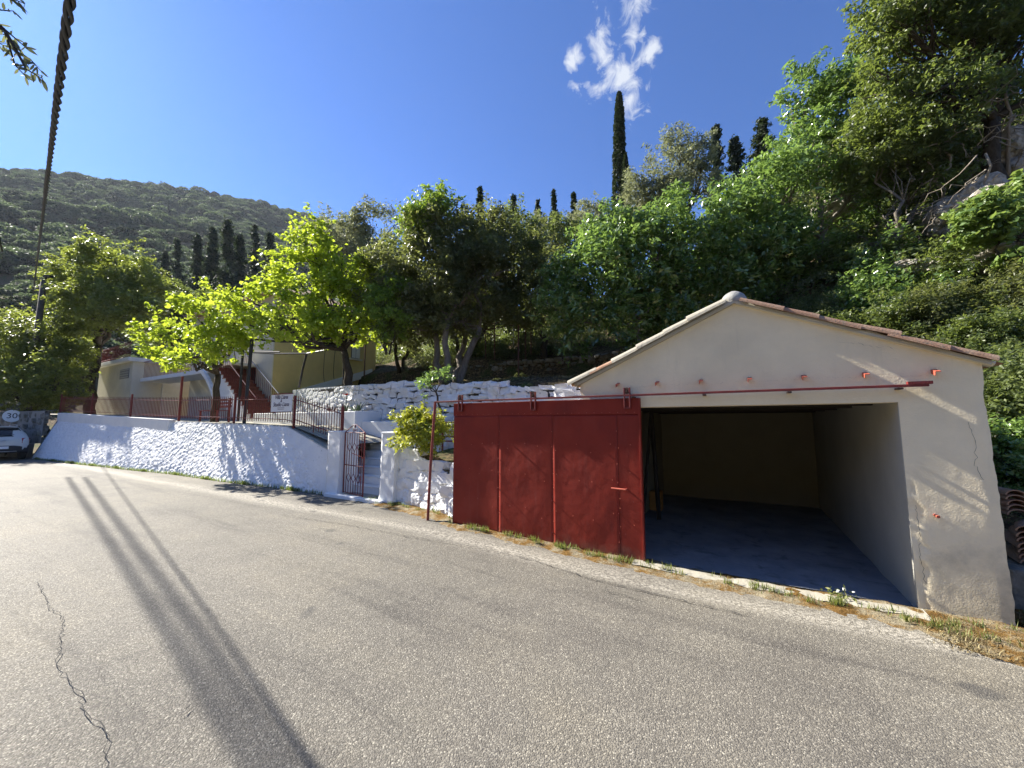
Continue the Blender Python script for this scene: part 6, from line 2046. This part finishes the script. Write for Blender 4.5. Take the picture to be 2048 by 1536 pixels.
leafpos(6000, lambda g: (lambda a, b: W(a, b, hz(a, b) + 0.03))(g.uniform(3.6, 16), g.uniform(3.7, 9.2)), 0.09, 'leaf_dry', 'garden_litter', 'dry leaves scattered over the shaded garden slope', 65)
# weeds and daisies at the threshold
for i, (px, py, r, lab) in enumerate(((1682, 1203, 0.10, 'daisy clump with white flowers on the garage threshold'), (1905, 1222, 0.11, 'bright green weed at the foot of the right garage pier'), (745, 1005, 0.14, 'green weed at the gate sill'), (880, 1025, 0.12, 'dark weed between leaning post and red door'))):
    P = rp(px, py)
    root = empty('weed_plant', P, lab, 'weed')
    g2 = np.random.default_rng(600 + i)
    n = 90
    C_ = P + g2.normal(0, 1, (n, 3)) * [r * 0.6, r * 0.5, 0] + np.abs(g2.normal(0, 1, (n, 1))) * [0, 0, r * 0.45] + [0, 0, 0.03]
    V, T, ti = leaf_arrays(C_, unit(C_ - P + [0, 0, 0.05]), 0.045, 0.4, 0.6, g2)
    link('leaves', fast_mesh('leaves', V - P, T, 'leaf_grass', ti), root)
    if i == 0:
        for k in range(7):
            c = P + [g2.normal(0, r * 0.6), g2.normal(0, r * 0.4), 0.09 + 0.03 * g2.uniform()]
            mb = MB(); mb.tube([c, c + [0, 0, 0.006]], 0.012, 8); mb.build('flower', 'flower_white', root)

# ================================================================== OLIVE TWIG hanging into the upper left corner
g = np.random.default_rng(88)
OY = 1.7
tw = empty('olive_twig', at(-60, 0, OY), 'olive twig with narrow dark leaves hanging into the sky', 'branch')
paths = [[(-420, -260), (-200, -80), (-40, 30), (10, 62), (35, 105), (52, 138), (86, 158)], [(-40, 30), (0, 50), (40, 85), (55, 98)], [(-200, -80), (-30, -40), (20, -5), (50, 8)], [(10, 62), (18, 90), (30, 130), (58, 160)], [(-40, 30), (-10, 80), (8, 92)], [(-30, -40), (0, 20), (28, 22)], [(35, 105), (60, 118), (80, 140)]]
mb = MB(); LV = []
for i, pa in enumerate(paths):
    pts = np.array([at(px, py, OY + 0.04 * i) for px, py in pa])
    mb.tube(pts, np.linspace(0.006 if i else 0.014, 0.0016, len(pts)), 6)
    for j in range(len(pts) - 1):
        if pa[j][0] < -60: continue
        for t in np.linspace(0.05, 0.95, 5):
            c = pts[j] + (pts[j + 1] - pts[j]) * t
            for s in (-1, 1):
                if g.uniform() < 0.25: continue
                LV.append((c, unit(pts[j + 1] - pts[j]), s))
mb.build('stem', 'bark_dark', tw, smooth=True, fixn=False)
mb = MB()
for c, d, s in LV:
    side = unit(np.cross(d, unit(g.normal(0, 1, 3))))
    ld = unit(d * 0.8 + side * s * 0.9 + [0, 0, -0.25]); wv = unit(np.cross(ld, g.normal(0, 1, 3)))
    L_ = g.uniform(0.035, 0.06); w_ = L_ * 0.13
    mb.add([c, c + ld * L_ * 0.3 + wv * w_, c + ld * L_ * 0.7 + wv * w_ * 0.9, c + ld * L_, c + ld * L_ * 0.7 - wv * w_ * 0.9, c + ld * L_ * 0.3 - wv * w_], [(0, 1, 2, 3, 4, 5)])
o = mb.build('leaves', 'leaf_olive', tw, fixn=False)

# ================================================================== the small white cloud, part of the sky
t_ = world.node_tree
tc = wn.new('ShaderNodeTexCoord')
nrm = wn.new('ShaderNodeVectorMath'); nrm.operation = 'NORMALIZE'
wl.new(tc.outputs['Generated'], nrm.inputs[0])
def vec(x): return tuple(float(q) for q in x)
c_dir = unit(ray(1238, 120)); c_u = unit(np.cross(c_dir, [0, 0, 1.0])); c_v = np.cross(c_u, c_dir)
def dot(v):
    d = wn.new('ShaderNodeVectorMath'); d.operation = 'DOT_PRODUCT'
    wl.new(nrm.outputs[0], d.inputs[0]); d.inputs[1].default_value = vec(v)
    return d.outputs['Value']
def mth(op, a, b=None):
    m = wn.new('ShaderNodeMath'); m.operation = op
    for i, v in enumerate((a, b)):
        if v is None: continue
        if isinstance(v, (int, float)): m.inputs[i].default_value = v
        else: wl.new(v, m.inputs[i])
    return m.outputs[0]
cu_, cv_ = dot(c_u), dot(c_v)
cmb = wn.new('ShaderNodeCombineXYZ'); wl.new(cu_, cmb.inputs[0]); wl.new(cv_, cmb.inputs[1])
def wnoise(scale, detail, rough, dist=0.0, off=0.0):
    o = wn.new('ShaderNodeTexNoise'); o.inputs['Scale'].default_value = scale; o.inputs['Detail'].default_value = detail
    o.inputs['Roughness'].default_value = rough; o.inputs['Distortion'].default_value = dist
    mp = wn.new('ShaderNodeMapping'); mp.inputs['Location'].default_value = (off, off * 0.7, 0)
    wl.new(cmb.outputs[0], mp.inputs['Vector']); wl.new(mp.outputs[0], o.inputs['Vector'])
    return o.outputs['Fac']
def puff(u0, v0, ru, rv, rot=0.0):
    du, dv = mth('SUBTRACT', cu_, u0), mth('SUBTRACT', cv_, v0)
    c, s = math.cos(rot), math.sin(rot)
    x = mth('ADD', mth('MULTIPLY', du, c / ru), mth('MULTIPLY', dv, s / ru))
    y = mth('ADD', mth('MULTIPLY', du, -s / rv), mth('MULTIPLY', dv, c / rv))
    return mth('SUBTRACT', 1.0, mth('SQRT', mth('ADD', mth('MULTIPLY', x, x), mth('MULTIPLY', y, y))))
def uv(px, py):
    r = unit(ray(px, py)); return float(r @ c_u), float(r @ c_v)
S1 = 1 / 900.0
mask = None
for px, py, rx, ry, rot in ((1240, 150, 60, 50, 0.3), (1265, 190, 34, 55, 0.0), (1190, 175, 52, 26, -0.2), (1205, 85, 26, 60, 0.25), (1292, 105, 45, 22, 0.5), (1268, 70, 26, 45, -0.3), (1272, 12, 36, 34, 0.0), (1146, 118, 22, 24, 0.4)):
    p_ = puff(*uv(px, py), rx * S1 * 1.12, ry * S1 * 1.12, rot)
    mask = p_ if mask is None else mth('MAXIMUM', mask, p_)
dens = mth('ADD', mth('MULTIPLY', mask, 0.95), mth('MULTIPLY', mth('SUBTRACT', wnoise(26, 7, 0.62, 0.8), 0.5), 2.6))
rmp = wn.new('ShaderNodeValToRGB')
rmp.color_ramp.elements[0].position = 0.33; rmp.color_ramp.elements[1].position = 0.95
rmp.color_ramp.elements[1].color = (0.92, 0.92, 0.92, 1)
gate_ = mth('MULTIPLY', dens, mth('GREATER_THAN', mask, -0.35))
front = mth('MULTIPLY', gate_, mth('GREATER_THAN', dot(c_dir), 0.5))
wl.new(front, rmp.inputs[0])
mixc = wn.new('ShaderNodeMix'); mixc.data_type = 'RGBA'
wl.new(rmp.outputs[0], mixc.inputs[0]); wl.new(w_tint.outputs[2], mixc.inputs[6]); mixc.inputs[7].default_value = (5.0, 5.3, 5.8, 1)
wl.new(mixc.outputs[2], w_bg.inputs['Color'])

# ================================================================== HAZE: thin valley air, one closed box round the scene (the sky stays outside)
t = NT('haze_air')
pv = t.n('ShaderNodeVolumePrincipled')
pv.inputs['Color'].default_value = (0.80, 0.88, 1.0, 1)
pv.inputs['Density'].default_value = 0.00011
pv.inputs['Anisotropy'].default_value = 0.25
t.l(pv.outputs[0], t.out.inputs['Volume'])
MATS['haze_air'] = t.m
mb = MB(); mb.box((0, 0, 169), (8200, 8200, 342 + 2))
hzb = mb.build('haze', 'haze_air')
tag(hzb, 'thin bluish valley haze softening the far mountain', 'haze', kind='stuff')

for o in list(COL.objects):
    if o.parent is None and o.get('category') and not o.get('kind'):
        o['kind'] = 'thing'
